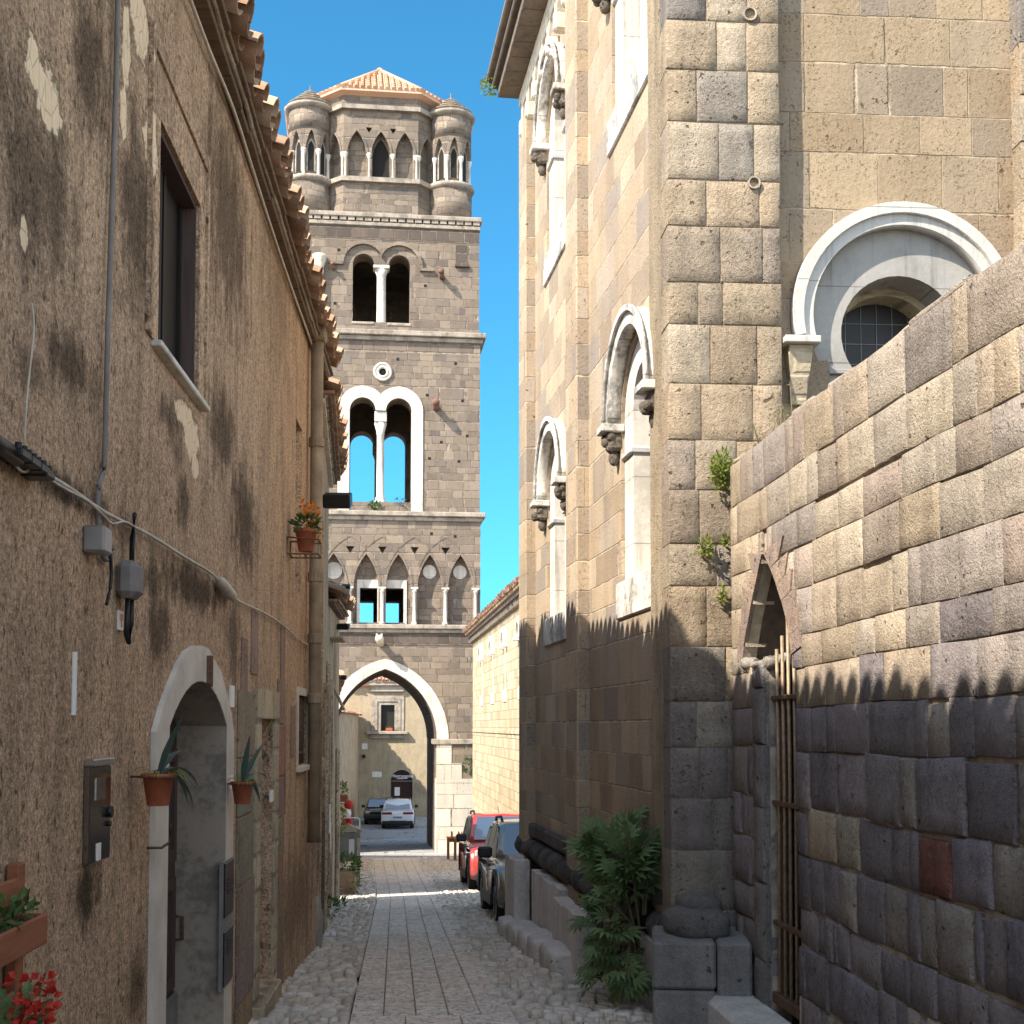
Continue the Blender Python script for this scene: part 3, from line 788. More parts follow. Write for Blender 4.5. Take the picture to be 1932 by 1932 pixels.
# roof
def coppi(m, u0, u1, y_tip, z_tip, slope, n_rows, rng, pitch=.215, r=.097, length=.46):
    n = int((u1-u0)/pitch); ca, sa = math.cos(slope), math.sin(slope)
    for i in range(n):
        uc = u0 + (i+.5)*pitch + rng.uniform(-.012, .012)
        tip = rng.uniform(-.06, .045); rj = rng.uniform(.86, 1.1); gone = rng.random() < .03
        for row in range(n_rows):
            for kind in (0, 1):
                if gone and row == 0 and kind == 0: continue
                m.col = (rng.random(),)*3
                s0 = tip + row*(length-.06) + (0.0 if kind == 0 else rng.uniform(-.01, .03)); s1 = s0 + length
                cu = uc if kind == 0 else uc + pitch/2
                seg = 6; A = []; Bv = []; A2 = []
                for q in range(seg+1):
                    th = PI*q/seg
                    for (ss, rr, L) in ((s0, r*rj, A), (s1, r*.86, Bv), (s0, r*rj-.014, A2)):
                        du = rr*math.cos(th); dh = rr*math.sin(th)*(1.02 if kind == 0 else -.7)
                        lift = .055 if kind == 0 else .05
                        lift += row*.014
                        L.append(m.vert((cu+du, y_tip + ss*ca - (dh+lift)*sa, z_tip + ss*sa + (dh+lift)*ca)))
                for q in range(seg):
                    f = [A[q], A[q+1], Bv[q+1], Bv[q]]
                    m.face(f if kind else f[::-1], smooth=True)
                    m.face([A[q], A2[q], A2[q+1], A[q+1]], smooth=False)
                    m.face([A2[q], Bv[q], Bv[q+1], A2[q+1]], smooth=True)
def eave(parent, u0, u1, z, rows, rng, slope=.32, out=.22, plank=.42, mats=('soffit', 'soffit', 'tile'), dep=6.5, skew=0.0):
    """stepped courses of flat tiles carrying the half-round tiles"""
    n = len(rows)
    for k, (ya, yb, za, zb) in enumerate(rows):
        m = MB(); u = u0
        while u < u1:
            w = plank*rng.uniform(.8, 1.15)
            m.col = (rng.random(),)*3
            t = rng.uniform(-.008, .008)
            m.box(u+.006, min(u+w, u1)-.006, ya+t, yb, z+za+rng.uniform(-.006, .006), z+zb, .006); u += w
        m.build('eave_course', M[mats[min(k, len(mats)-1)]], parent)
    m = MB(); m.tube([(u0 + (u1-u0)*i/60, rows[0][0]-.012+rng.uniform(-.006, .006), z+rows[0][3]+.018+rng.uniform(-.006, .006)) for i in range(61)], .022, 6)
    m.build('mortar_bead', M['mortar'], parent)
    m = MB(); coppi(m, u0, u1, -out, z + rows[-1][3] + .05, slope, 2, rng); m.build('roof_tiles', M['tile'], parent)
    m = MB(); zr = z + rows[-1][3] + .012; c = math.tan(slope)
    m.poly([(u0, -out+.1, zr), (u1+skew*(out-.1), -out+.1, zr), (u1-skew*dep, dep, zr + c*(dep+out)), (u0, dep, zr + c*(dep+out))])
    m.poly([(u0, .2, zr-.01), (u0, .2, zr-.08), (u1, .2, zr-.08), (u1, .2, zr-.01)])
    m.poly([(u0, .2, zr-.1), (u0, dep-.1, zr-.1), (u0, dep-.1, zr+c*dep), (u0, .2, zr+c*.3)])
    m.poly([(u1-skew*.2, .2, zr-.1), (u1-skew*dep, dep-.1, zr-.1), (u1-skew*dep, dep-.1, zr+c*dep), (u1-skew*.2, .2, zr+c*.3)])
    m.build('roof', M['tile'], parent)
rr = random.Random(3)
eave(H1, -4.5, E1+.15, 5.80, [(-.09, .1, 0, .045), (-.15, .1, .055, .09)], rr, mats=('soffit', 'soffit'))
# window of the near house
m = MB()
outer = rect(4.42, 5.91, 3.53, 4.98); inner = rect(4.60, 5.73, 3.53, 4.70)
o2 = [(5.91, 3.53), (5.91, 4.98), (4.42, 4.98), (4.42, 3.53)]; i2 = [(5.73, 3.53), (5.73, 4.70), (4.60, 4.70), (4.60, 3.53)]
m.band(o2, i2, -.012, -.002); 
o3 = [(5.98, 3.53), (5.98, 5.08), (4.35, 5.08), (4.35, 3.53)]
m.band(o3, [(5.915, 3.53), (5.915, 4.985), (4.415, 4.985), (4.415, 3.53)], -.026, -.002)
wf = m.build('window', M['stucco1'], H1)
m = MB()
m.box(4.60, 5.16, .11, .15, 3.535, 4.695, .006); m.box(5.17, 5.73, .11, .15, 3.535, 4.695, .006)
for uu in (4.62, 5.08, 5.19, 5.65): m.box(uu, uu+.06, .09, .109, 3.54, 4.69)
m.build('shutter', M['shutter'], wf)
m = MB(); m.box(4.50, 5.90, -.055, .1, 3.495, 3.528, .006); m.build('sill', M['marble'], wf)
m = MB(); m.band([(5.729, 3.53), (5.729, 4.70), (4.601, 4.70), (4.601, 3.53)], [(5.70, 3.53), (5.70, 4.67), (4.63, 4.67), (4.63, 3.53)], .012, .40); m.build('window_lining', M['reddoor'], wf)
# arched doorway
m = MB()
inn = [(6.83, -1.9)] + seg_head(5.885, .945, 1.60, .27) + [(4.94, -1.9)]
out = [(7.15, -1.9)] + [(x + rr.uniform(-.012, .012), z + rr.uniform(-.012, .012)) for x, z in seg_head(5.885, 1.265, 1.56, .52)] + [(4.63, -1.9)]
m.band(out, inn, -.03, -.001)
m.build('door_surround', M['limewash'], H1)
m = MB(); inn2 = [(6.822, -1.9)] + seg_head(5.885, .937, 1.60, .265) + [(4.948, -1.9)]
m.band(inn, inn2, -.028, .40); m.build('door_reveal', M['greywall'], H1)
m = MB()
m.slab([(4.95, -1.9), (6.82, -1.9)] + seg_head(5.885, .935, 1.60, .26), [], .30, .34)
for a in (4.99, 5.92):
    for z0, z1 in ((-.1, .62), (.72, 1.45)):
        m.band([(a+.82, z0), (a+.82, z1), (a+.06, z1), (a+.06, z0)], [(a+.74, z0+.08), (a+.74, z1-.08), (a+.14, z1-.08), (a+.14, z0+.08)], .275, .30, closed=True)
dl = m.build('door', M['reddoor'], H1)
m = MB(); m.box(4.95, 6.82, .27, .299, -1.2, -.14, .01); m.build('kick_plate', M['zinc'], dl)
m = MB(); m.tube([(6.78, .29, .35), (6.78, .24, .35), (6.78, .24, .2), (6.78, .29, .2)], .012, 6); m.build('handle', M['iron'], dl)
m = MB(); m.box(4.9, 6.9, -.02, .5, -1.2, g(LH.Yat(5.9))+.05, .01); m.build('doorstep', M['slabstone'], H1)
# side doorway
m = MB()
m.band([(9.78, -1.9), (9.78, 1.9), (8.36, 1.9), (8.36, -1.9)], [(9.50, -1.9), (9.50, 1.66), (8.62, 1.66), (8.62, -1.9)], -.025, -.001)
m.build('door_frame', M['rubble'], H1)
m = MB(); m.box(8.6, 9.52, .26, .3, -1.9, 1.7); m.build('door', M['greywall'], H1)
m = MB(); m.box(8.3, 9.5, -.10, .25, -1.6, g(LH.Yat(8.9))+.16, .012); m.build('doorstep', M['rubble'], H1)
# dressed blocks let into the plaster
m = MB(); rq = random.Random(4)
for u0, u1 in ((7.45, 8.33), (9.81, 10.35)):
    z = -1.3
    while z < 1.75:
        h = rq.uniform(.34, .52); m.col = tuple(c*rq.uniform(.85, 1.15) for c in (.34,.255,.185))
        m.box(u0+rq.uniform(-.06, .06), u1+rq.uniform(-.08, .08), -.014, 0, z+.006, z+h-.006, .006); z += h
for (u, z, w, h) in ((7.6, 1.85, .3, .4), (8.1, 2.0, .35, .5), (10.0, 2.0, .3, .55), (10.9, 1.3, .3, .5)):
    m.box(u, u+w, -.012, 0, z, z+h, .006)
m.build('stone_quoin', M['buttress'], H1)
# barred window
m = MB(); m.box(11.40, 12.50, -.06, .2, 1.13, 1.19, .01); m.band([(12.5, 1.2), (12.5, 2.0), (11.4, 2.0), (11.4, 1.2)], [(12.42, 1.2), (12.42, 1.92), (11.48, 1.92), (11.48, 1.2)], -.02, -.001)
bw = m.build('window', M['limewash'], H1)
m = MB()
for k in range(7): m.tube([(11.54+.136*k, .03, 1.2), (11.54+.136*k, .03, 1.92)], .011, 6)
for z in (1.32, 1.56, 1.8): m.box(11.48, 12.42, .02, .04, z-.012, z+.012)
m.build('window_bars', M['iron'], bw)
m = MB(); m.box(11.15, 11.75, .10, .14, 2.93, 4.72); m.build('blocked_window', M['limewash'], H1)

# ------------------------------------------------------------------ left: the houses further down
H2F = Frame(-2.33, 15.75, math.atan2(5.85, -.69)); E2 = 5.89
M['stucco2'] = stucco('streaked_stucco', (.60,.455,.31), (.16,.12,.085), (.6,.48,.32), [(1.2,-.4,.5,1.3,.9),(2.7,-.6,.35,1.5,.9),(3.3,.3,.4,1.0,.7),(4.8,-1.1,1.0,.6,.8),(1.9,2.4,.5,1.4,.5),(.4,1.2,.3,.9,.6)], [], .75, .9)
H2 = on_frame('tall_house', 'tall house of streaked ochre plaster with a three stepped tile eave, past the drainpipe', 'house', H2F)
m = MB(); m.slab([(0.02, -2.8), (E2, -2.8), (E2, 5.6), (0.02, 5.6)], [], 0, .4)
for (u, w, d, z1) in ((.55, .3, .05, 4.2), (1.75, .22, .07, 1.2), (2.5, .28, .09, 2.2), (3.4, .5, .06, 1.6), (4.6, .35, .08, 2.6)): m.box(u, u+w, -d, .05, -2.6, z1, .05)
m.box(.1, .4, .4, 4.4, -2.6, 5.6); m.box(E2-.3, E2, .4, 4.4, -2.6, 5.6); m.box(.1, E2, 4.1, 4.4, -2.6, 6.5)
m.build('wall', M['stucco2'], H2)
eave(H2, .16, E2+.12, 5.55, [(-.07, .1, 0, .05), (-.14, .1, .055, .105), (-.19, .1, .11, .15)], rr, out=.23, plank=.16, mats=('limewash', 'soffit', 'tile'), dep=4.5)
m = MB()
for (u, z, w, h) in ((4.1, .0, .28, .42), (4.75, -.35, .28, .45)): m.box(u, u+w, -.09, -.07, z, z+h)
m.build('notice', M['whitepl'], H2)
H2bF = Frame(-3.02, 21.62, math.atan2(3.13, -.225)); E2b = 3.14
H2b = on_frame('low_house', 'low plastered house with a small tiled eave between the tall house and the alley', 'house', H2bF)
m = MB(); m.slab([(0.02, -3), (E2b, -3), (E2b, 3.62), (0.02, 3.62)], [], 0, .4)
SK = .72
m.poly([(E2b-.02, .0, -3), (E2b-.02-SK*4, 4, -3), (E2b-.02-SK*4, 4, 4.9), (E2b-.02, .0, 3.62)]); m.box(.1, .35, 3.9, 4.1, -3, 4.6)
m.box(2.2, 2.55, -.07, .02, -2.8, 1.2, .05); m.box(.6, .9, -.05, .02, -2.8, 2.4, .04)
m.build('wall', M['stucco2'], H2b)
eave(H2b, .05, E2b+.05, 3.6, [(-.10, .1, 0, .05), (-.18, .1, .055, .1)], rr, out=.26, plank=.2, mats=('soffit', 'tile'), dep=4.0, skew=.72)
m = MB(); m.box(.5, 1.3, -.22, 0, 3.05, 3.1, .01); m.tube([(1.0, -.02, 2.3), (1.9, -.16, 1.9)], .03, 6); m.build('ledge', M['rubble'], H2b)
H3F = Frame(-3.50, 25.72, math.atan2(22.6, -3.16)); E3 = 22.8
H3 = on_frame('far_house', 'plain low ochre house beyond the alley, reaching down to the tower and mostly hidden', 'house', H3F)
m = MB(); m.slab([(0, -5), (E3, -5), (E3, 2.45), (0, 2.45)], [], 0, .4)
m.box(0, .35, .42, 6.0, -4, 2.4); m.box(E3-.35, E3, .42, 6.0, -5, 2.4); m.box(.1, E3, 5.8, 6.0, -5, 3.6)
m.build('wall', M['stucco2'], H3)
eave(H3, 0, E3, 2.42, [(-.08, .1, 0, .05)], rr, out=.2, plank=.3, mats=('soffit', 'tile'))
# ------------------------------------------------------------------ the bell tower
tp = at(712, 1608, 55)
TW = Frame(tp.x, 55, math.atan(.12))
T = on_frame('bell_tower', 'tall square stone bell tower with a pointed archway and a tiled octagonal lantern', 'bell tower', TW)
DEP = 7.4
def storey(hw, z0, z1, fronts, backs, mat=None, th=1.0, y0=0.0):
    m = MB(); m.slab(rect(-hw, hw, z0, z1), fronts, y0, th)
    m.slab(rect(-hw, hw, z0, z1), backs, DEP-th, DEP)
    m.box(-hw, -hw+th, th, DEP-th, z0, z1); m.box(hw-th, hw, th, DEP-th, z0, z1)
    return m.build('storey', mat or M['tower'], T)
def cornice(z0, z1, hw, out, mat=None, name='cornice'):
    m = MB(); k = (z1-z0)
    m.box(-hw-out*.45, hw+out*.45, -out*.45, DEP+out*.45, z0, z0+k*.45, .02)
    m.box(-hw-out, hw+out, -out, DEP+out, z0+k*.45+.003, z1, .03)
    m.build(name, mat or M['cornice'], T)
# ground storey with the pointed archway
AC, AH, ZS, AR = .285, 2.16, 1.06, 2.92
arch = [(AC-AH, -6), (AC+AH, -6)] + point_head(AC, AH, ZS, AR, 12)
storey(4.28, -6, 5.5, [arch], [arch])
m = MB()
m.band([(x, z) for x, z in point_head(AC, AH+.50, ZS, AR+.43, 16)], [(x, z) for x, z in point_head(AC, AH+.004, ZS, AR+.004, 16)], -.03, .45)
m.build('archway_ring', M['marble'], T)
m = MB()
m.box(AC+AH, 3.27, 1.003, DEP-1.003, -6, 5.4); m.box(-3.27, AC-AH, 1.003, DEP-1.003, -6, 5.4)
pa = point_head(AC, AH, ZS, AR, 12); pb = point_head(AC, AH-.02, ZS, AR-.025, 12)
m.band(pa, pb, .46, DEP-.01); m.build('vault', M['tower_dark'], T)
m = MB()
m.box(AC+AH+.0, 4.30, -.09, .0, ZS-.22, ZS-.002, .02); m.box(AC+AH-.16, AC+AH+.02, -.09, 1.2, ZS-.22, ZS-.002, .02)
m.box(-4.3, AC-AH, -.09, .0, ZS-.22, ZS-.002, .02); m.build('impost', M['cornice'], T)
m = MB(); m.box(AC+AH-.012, 4.295, -.03, 1.1, -6, -.6); m.box(AC+AH-.012, AC+AH+.62, -.03, .02, -.598, .86); m.box(AC+AH+.63, AC+AH+1.05, -.03, .02, -.598, .05)
m.build('pier_facing', M['tower_pale'], T)
cornice(5.50, 5.84, 4.28, .2)
m = MB(); m.box(-4.285, 4.285, -.006, .3, 4.95, 5.495); m.build('dark_course', M['tower_dark'], T)
# first storey: interlaced blind arcade
cols = [-2.56, -1.20, .14, 1.49, 2.79, 4.06]
mids = [(a+b)/2 for a, b in zip(cols, cols[1:])]
Z0, ZC, AP = 5.84, 7.36, 8.80
niches = [pointed_open(c, .52, Z0+.02, ZC, AP-ZC, 8) for c in mids]
tris = [[(c-.18, 9.12), (c, 8.82), (c+.18, 9.12)] for c in cols[1:-1]] + [[(-2.56-.18, 9.12), (-2.56, 8.82), (-2.38, 9.12)]]
m = MB(); m.slab(rect(-4.27, 4.27, Z0, 10.2), niches + tris, 0, .34)
wn_ = [rect(-.78, -.05, 5.95, 7.40), rect(.30, 1.05, 5.95, 7.40)]
m.slab(rect(-4.25, 4.25, Z0, 10.2), wn_, .345, 1.0)
m.slab(rect(-4.27, 4.27, Z0, 10.2), [rect(-.92, -.12, 5.9, 7.42), rect(.22, 1.08, 5.9, 7.42)], DEP-1, DEP)
m.box(-4.27, -3.3, 1.003, DEP-1.003, Z0, 10.2); m.box(3.3, 4.27, 1.003, DEP-1.003, Z0, 10.2)
m.build('storey', M['tower'], T)
m = MB()
for i, c in enumerate(mids):
    m.band(point_head(c, .60, ZC, AP-ZC+.10, 10), point_head(c, .522, ZC, AP-ZC+.003, 10), -.035, .06)
for c in cols[1:-1]:
    m.band(point_head(c, 1.29, ZC+.25, 2.05, 14), point_head(c, 1.19, ZC+.25, 1.92, 14), -.02, .02)
m.build('arcade_moulding', M['tower'], T)
m = MB()
for c in cols:
    m.lathe([(.12, Z0), (.12, Z0+.07), (.075, Z0+.14), (.07, ZC-.16), (.085, ZC-.14), (.13, ZC-.02)], (c, -.035, 0), 10)
    m.box(c-.15, c+.15, -.16, .1, ZC-.022, ZC+.05)
m.build('colonnette', M['marble'], T)
m = MB()
for a, b in ((-.78, -.05), (.30, 1.05)):
    m.band([(b+.13, 5.86), (b+.13, 7.75), (a-.13, 7.75), (a-.13, 5.86)], [(b, 5.95), (b, 7.40), (a, 7.40), (a, 5.95)], .30, .55)
fr_ = m.build('window_frame', M['marble'], T)
m = MB()
for i in (0, 3, 4):
    c = mids[i]; m.slab(circ(c, 8.12, .29 if i else .36, 0, 2*PI, 18)[:-1], [], .31, .346)
m.build('disc', M['marble'], T)
cornice(10.22, 10.60, 4.26, .22)
m = MB(); m.box(-4.275, 4.275, -.006, .3, 9.68, 10.215); m.build('dark_course', M['tower'], T)
# second storey: twin light open through the tower
b1, b2 = -.71, .80; hw = .54
def twin(hw_, zb, zs): return [[(b1-hw_, zb), (b2+hw_, zb)] + circ(b2, zs, hw_, 0, PI, 12) + circ(b1, zs, hw_, 0, PI, 12)]
storey(4.24, 10.6, 17.85, twin(hw, 11.0, 14.88), twin(hw, 11.0, 14.88))
m = MB()
for c, sg in ((b1, -1), (b2, 1)):
    cut = lambda P: [(min(x, .045) if sg < 0 else max(x, .045), z) for x, z in P]
    m.band(cut(circ(c, 14.88, 1.03, 0, PI, 16)), circ(c, 14.88, hw+.003, 0, PI, 16), -.05, .3)
    x0, x1 = (c-1.03, c-hw) if sg < 0 else (c+hw, c+1.03)
    m.box(x0, x1-.003 if sg < 0 else x1, -.048, .3, 10.62, 14.87, .01)
m.build('window_surround', M['marble'], T)
m = MB(); m.lathe([(.27, 10.95), (.27, 11.06), (.20, 11.14), (.22, 11.2), (.165, 11.28), (.155, 13.9), (.18, 13.95), (.16, 13.99), (.27, 14.4), (.20, 14.42)], (.045, .3, 0), 14)
m.box(-.21, .30, .02, .62, 14.42, 14.86, .02); m.build('column', M['marble'], T)
m = MB(); m.lathe([(.25, 10.95), (.2, 11.1), (.15, 11.2), (.15, 14.2), (.26, 14.5)], (.045, DEP-.3, 0), 12); m.box(-.2, .29, DEP-.6, DEP-.02, 14.5, 14.87); m.build('column', M['cornice'], T)
RM = Matrix.Translation((.116, 0, 16.53)) @ Matrix.Rotation(PI/2, 4, 'X')
m = MB(); m.M = RM; m.lathe([(.40, 0), (.40, .07), (.33, .11), (.31, .06), (.26, .05), (.24, .10), (.18, .09), (.15, .015), (.0, .01)], (0, 0, 0), 24)
rg = m.build('roundel', M['marble'], T)
m = MB(); m.M = RM; m.lathe([(.15, .02), (0, .021)], (0, 0, 0), 14); rv = m.build('roundel_hole', M['void'], rg)
cornice(17.87, 18.28, 4.24, .25)
m = MB(); m.box(-4.25, 4.25, -.006, .3, 17.3, 17.865); m.build('dark_course', M['tower'], T)
m = MB(); m.box(-3.2, 3.2, 1.05, DEP-1.05, 17.6, 17.8); m.box(-3.2, 3.2, 1.05, DEP-1.05, 10.5, 10.7); m.box(-3.2, 3.2, 1.05, DEP-1.05, 5.5, 5.7)
m.build('floor', M['tower_dark'], T)
# third storey: twin light, dark inside
storey(4.20, 18.28, 23.05, twin(.455, 18.66, 21.13), [])
m = MB(); m.lathe([(.22, 18.6), (.2, 18.72), (.19, 20.6), (.20, 20.75), (.30, 21.0)], (.045, .3, 0), 12); m.box(-.30, .39, 0, .62, 21.0, 21.14, .02); m.build('column', M['marble'], T)
m = MB()
for c, sg in ((b1, -1), (b2, 1)):
    cut = lambda P: [(min(x, .045) if sg < 0 else max(x, .045), z) for x, z in P]
    m.band(cut(circ(c, 21.13, .98, 0 if sg > 0 else .35, PI if sg < 0 else PI-.35, 14)), cut(circ(c, 21.13, .84, 0 if sg > 0 else .35, PI if sg < 0 else PI-.35, 14)), -.13, .02)
m.box(b1-1.45, b1-.86, -.13, .02, 21.06, 21.18, .01); m.box(b2+.86, b2+1.45, -.13, .02, 20.9, 21.02, .01); m.box(b2+.84, b2+.99, -.13, .02, 21.02, 21.13)
m.build('hood_mould', M['tower'], T)
m = MB(); m.box(-1.2, -.25, -.03, .3, 18.55, 18.66, .02); m.box(.3, 1.3, -.03, .3, 18.53, 18.65, .02); m.build('window_sill', M['cornice'], T)
# top cornice with dentils
m = MB()
for i in range(24):
    x = -4.25 + 8.5*(i+.5)/24; m.box(x-.14, x+.14, -.10, .0, 22.98, 23.12)
m.box(-4.32, 4.32, -.15, DEP+.15, 23.12, 23.32, .03); m.box(-4.25, 4.25, -.07, DEP+.07, 22.78, 22.95, .02)
m.build('cornice', M['cornice'], T)
m = MB(); m.box(-4.206, 4.206, -.006, .3, 22.2, 22.75); m.build('dark_course', M['tower_dark'], T)
# beasts and brackets standing out from the face
def beast(u, z, s=1.0, col='iron'):
    m = MB(); m.tube([(u, .05, z-.05), (u-.03, -.25*s, z), (u-.06, -.42*s, z+.06)], [.15*s, .13*s, .15*s], 8); m.ball((u-.07, -.50*s, z+.10), .17*s, .2*s, .16*s, 8, 6)
    m.box(u-.2*s, u-.13*s, -.5*s, -.4*s, z+.2, z+.3*s); m.box(u-.02*s, u+.05*s, -.5*s, -.4*s, z+.2, z+.3*s); m.build('gargoyle', M[col], T)

for n_, c_ in (('beaststone', (.20,.11,.08)), ('palestone', (.62,.56,.46))): M[n_] = plain(n_, c_, .95, var=.35, vs=8, bump=.5)
beast(2.40, 15.08, 1.0, 'beaststone'); beast(2.62, 20.72, .8, 'beaststone'); beast(-1.95, 20.9, .5, 'beaststone'); beast(.10, 5.1, 1.1, 'palestone')
m = MB(); m.box(3.15, 3.75, -.12, .0, 21.15, 21.3, .02); m.box(3.2, 3.7, -.02, .02, 21.3, 22.1); m.build('bracket', M['tower_dark'], T)
m = MB(); m.lathe([(.20, 18.3), (.17, 18.5), (.165, 20.6), (.2, 20.7), (.17, 20.8), (.30, 21.25), (.30, 21.4)], (-2.56, -.12, 0), 12); m.build('wall_column', M['palestone'], T)
m = MB(); rh = random.Random(8)
for (u, z) in ((-1.75, 21.7), (3.2, 17.0), (-1.7, 17.05), (3.35, 12.8), (2.1, 12.9), (2.0, 15.6), (3.5, 15.4), (.75, 17.1), (1.9, 20.3), (2.2, 9.7), (3.2, 9.6), (-1.9, 19.4), (2.6, 13.6), (3.7, 13.9)):
    m.box(u-.06, u+.06, -.006, .0, z-.06, z+.06)
m.build('putlog_hole', M['void'], T)  # flat dark patches painted as the shade inside holes
# octagonal lantern
OC = Vector((0, 4.2, 0)); AP8 = 3.85; HWF = AP8*math.tan(PI/8)
OZ = 23.32
def facet(k): return Matrix.Translation(OC) @ Matrix.Rotation(k*PI/4, 4, 'Z') @ Matrix.Translation((0, -AP8, 0))
mw = MB(); mm = MB(); mcol = MB(); mv = MB(); md = MB()
for k in range(8):
    X = facet(k)
    for q in (mw, mm, mcol, mv, md): q.M = X
    cs = [-1.54, -.515, .515, 1.54]; zc, ap = 26.05, 27.05; zb = 25.02
    ns = [pointed_open((a+b)/2, .40, zb, zc, ap-zc, 7) for a, b in zip(cs, cs[1:])]
    ts = [[(c-.14, 27.22), (c, 26.98), (c+.14, 27.22)] for c in cs[1:3]]
    mw.slab(rect(-HWF, HWF, OZ, 28.66), ns + ts, 0, .32)
    mw.poly([(-HWF+.1, .325, OZ), (HWF-.1, .325, OZ), (HWF-.1, .325, 28.6), (-HWF+.1, .325, 28.6)])
    mv.slab(pointed_open(0, .34, zb+.02, zc, .8, 6), [], .31, .32)
    for c in cs: 
        mcol.lathe([(.11, zb-.02), (.075, zb+.08), (.07, zc-.2), (.13, zc-.03), (.13, zc+.04)], (c*.985, .06, 0), 8)
    for a, b in zip(cs, cs[1:]):
        mm.band(point_head((a+b)/2, .48, zc, ap-zc+.12, 8), point_head((a+b)/2, .402, zc, ap-zc+.003, 8), -.04, .03)
    o = .16
    for z0, z1, o in ((24.80, 25.0, .17), (27.95, 28.14, .19)):
        h2 = (AP8+o)*math.tan(PI/8)
        pts = [(-h2, -o), (h2, -o), (HWF-.05, .1), (-HWF+.05, .1)]
        lo = [md.vert((x, y, z0)) for x, y in pts]; hi = [md.vert((x, y, z1)) for x, y in pts]
        md.face(lo[::-1]); md.face(hi); md.face([lo[0], lo[1], hi[1], hi[0]])
mw.build('lantern_wall', M['tower'], T); mm.build('lantern_arcade', M['tower'], T); mcol.build('lantern_column', M['marble'], T)
mv.build('lantern_window', M['void'], T); md.build('lantern_cornice', M['cornice'], T)  # lantern windows are dark panels painted as unlit depth
# lantern roof
m = MB(); mr = MB(); EO = .30; rr_ = random.Random(2)
ZE, ZA = 28.78, 31.62; RA = AP8 + EO
for k in range(8):
    X = Matrix.Translation(OC) @ Matrix.Rotation(k*PI/4, 4, 'Z')
    m.M = X; mr.M = X
    h2 = RA*math.tan(PI/8)
    m.poly([(-h2, -RA, ZE), (h2, -RA, ZE), (0, 0, ZA)])
    m.poly([(h2, -RA, ZE), (-h2, -RA, ZE), (-h2, -RA, ZE-.10), (h2, -RA, ZE-.10)][::-1])
    hi = AP8*math.tan(PI/8)
    mr_ = [( -h2, -RA, ZE-.10), (h2, -RA, ZE-.10), (hi, -AP8+.02, ZE-.2), (-hi, -AP8+.02, ZE-.2)]
    m.poly(mr_[::-1])
    n = 13
    for i in range(n):
        s = -h2 + 2*h2*(i+.5)/n
        t0 = 0.0; t1 = 1 - abs(s)/h2
        if t1 < .06: continue
        mr.col = (rr_.random(),)*3
        steps = max(2, int(t1*10))
        for j in range(steps):
            a = t1*j/steps; b = t1*(j+1)/steps
            mr.col = (rr_.random(),)*3
            mr.tube([(s, -RA*(1-a) - (.03 if j == 0 else 0), ZE+(ZA-ZE)*a+.025), (s, -RA*(1-b), ZE+(ZA-ZE)*b+.025)], [.105, .085], 8, cap=(j == 0))
    mr.col = (.6,)*3
    mr.tube([(h2, -RA-.02, ZE+.03), (0, 0, ZA+.05)], .11, 8)
m.build('lantern_roof', M['tile_new'], T); mr.M = None; mr.ball((0, 4.2, ZA+.05), .16, .16, .14)
mr.build('lantern_roof_tiles', M['tile_new'], T)
# corner turrets
M['capstone'] = plain('stepped_cap_stone', (.27,.225,.175), .95, var=.45, vs=5, bump=.5)
def bay_ring(m, r0, r1, zc, ap, zt, nb, hwf, off):
    for k in range(nb):
        a0 = 2*PI*k/nb + off; n = 12
        for i in range(n):
            def pt(i):
                s = -1 + 2*i/n; ang = a0 + s*PI/nb
                q = abs(s)/hwf
                zz = zc if q >= 1 else zc + (ap-zc)*(1-q**1.6)
                return ang, zz
            A, za = pt(i); Bq, zb = pt(i+1)
            if min(abs(-1+2*i/n), abs(-1+2*(i+1)/n)) >= hwf - 1e-6: za = zb = zc
            P = lambda ang, r, z: (TC[0]+r*math.sin(ang), TC[1]-r*math.cos(ang), z)
            u0, u1 = A*r0, Bq*r0
            m.face([m.vert(P(A, r0, za)), m.vert(P(Bq, r0, zb)), m.vert(P(Bq, r0, zt)), m.vert(P(A, r0, zt))], uv=[(u0, za), (u1, zb), (u1, zt), (u0, zt)], smooth=True)
            m.poly([P(A, r1, za), P(Bq, r1, zb), P(Bq, r0, zb), P(A, r0, za)])
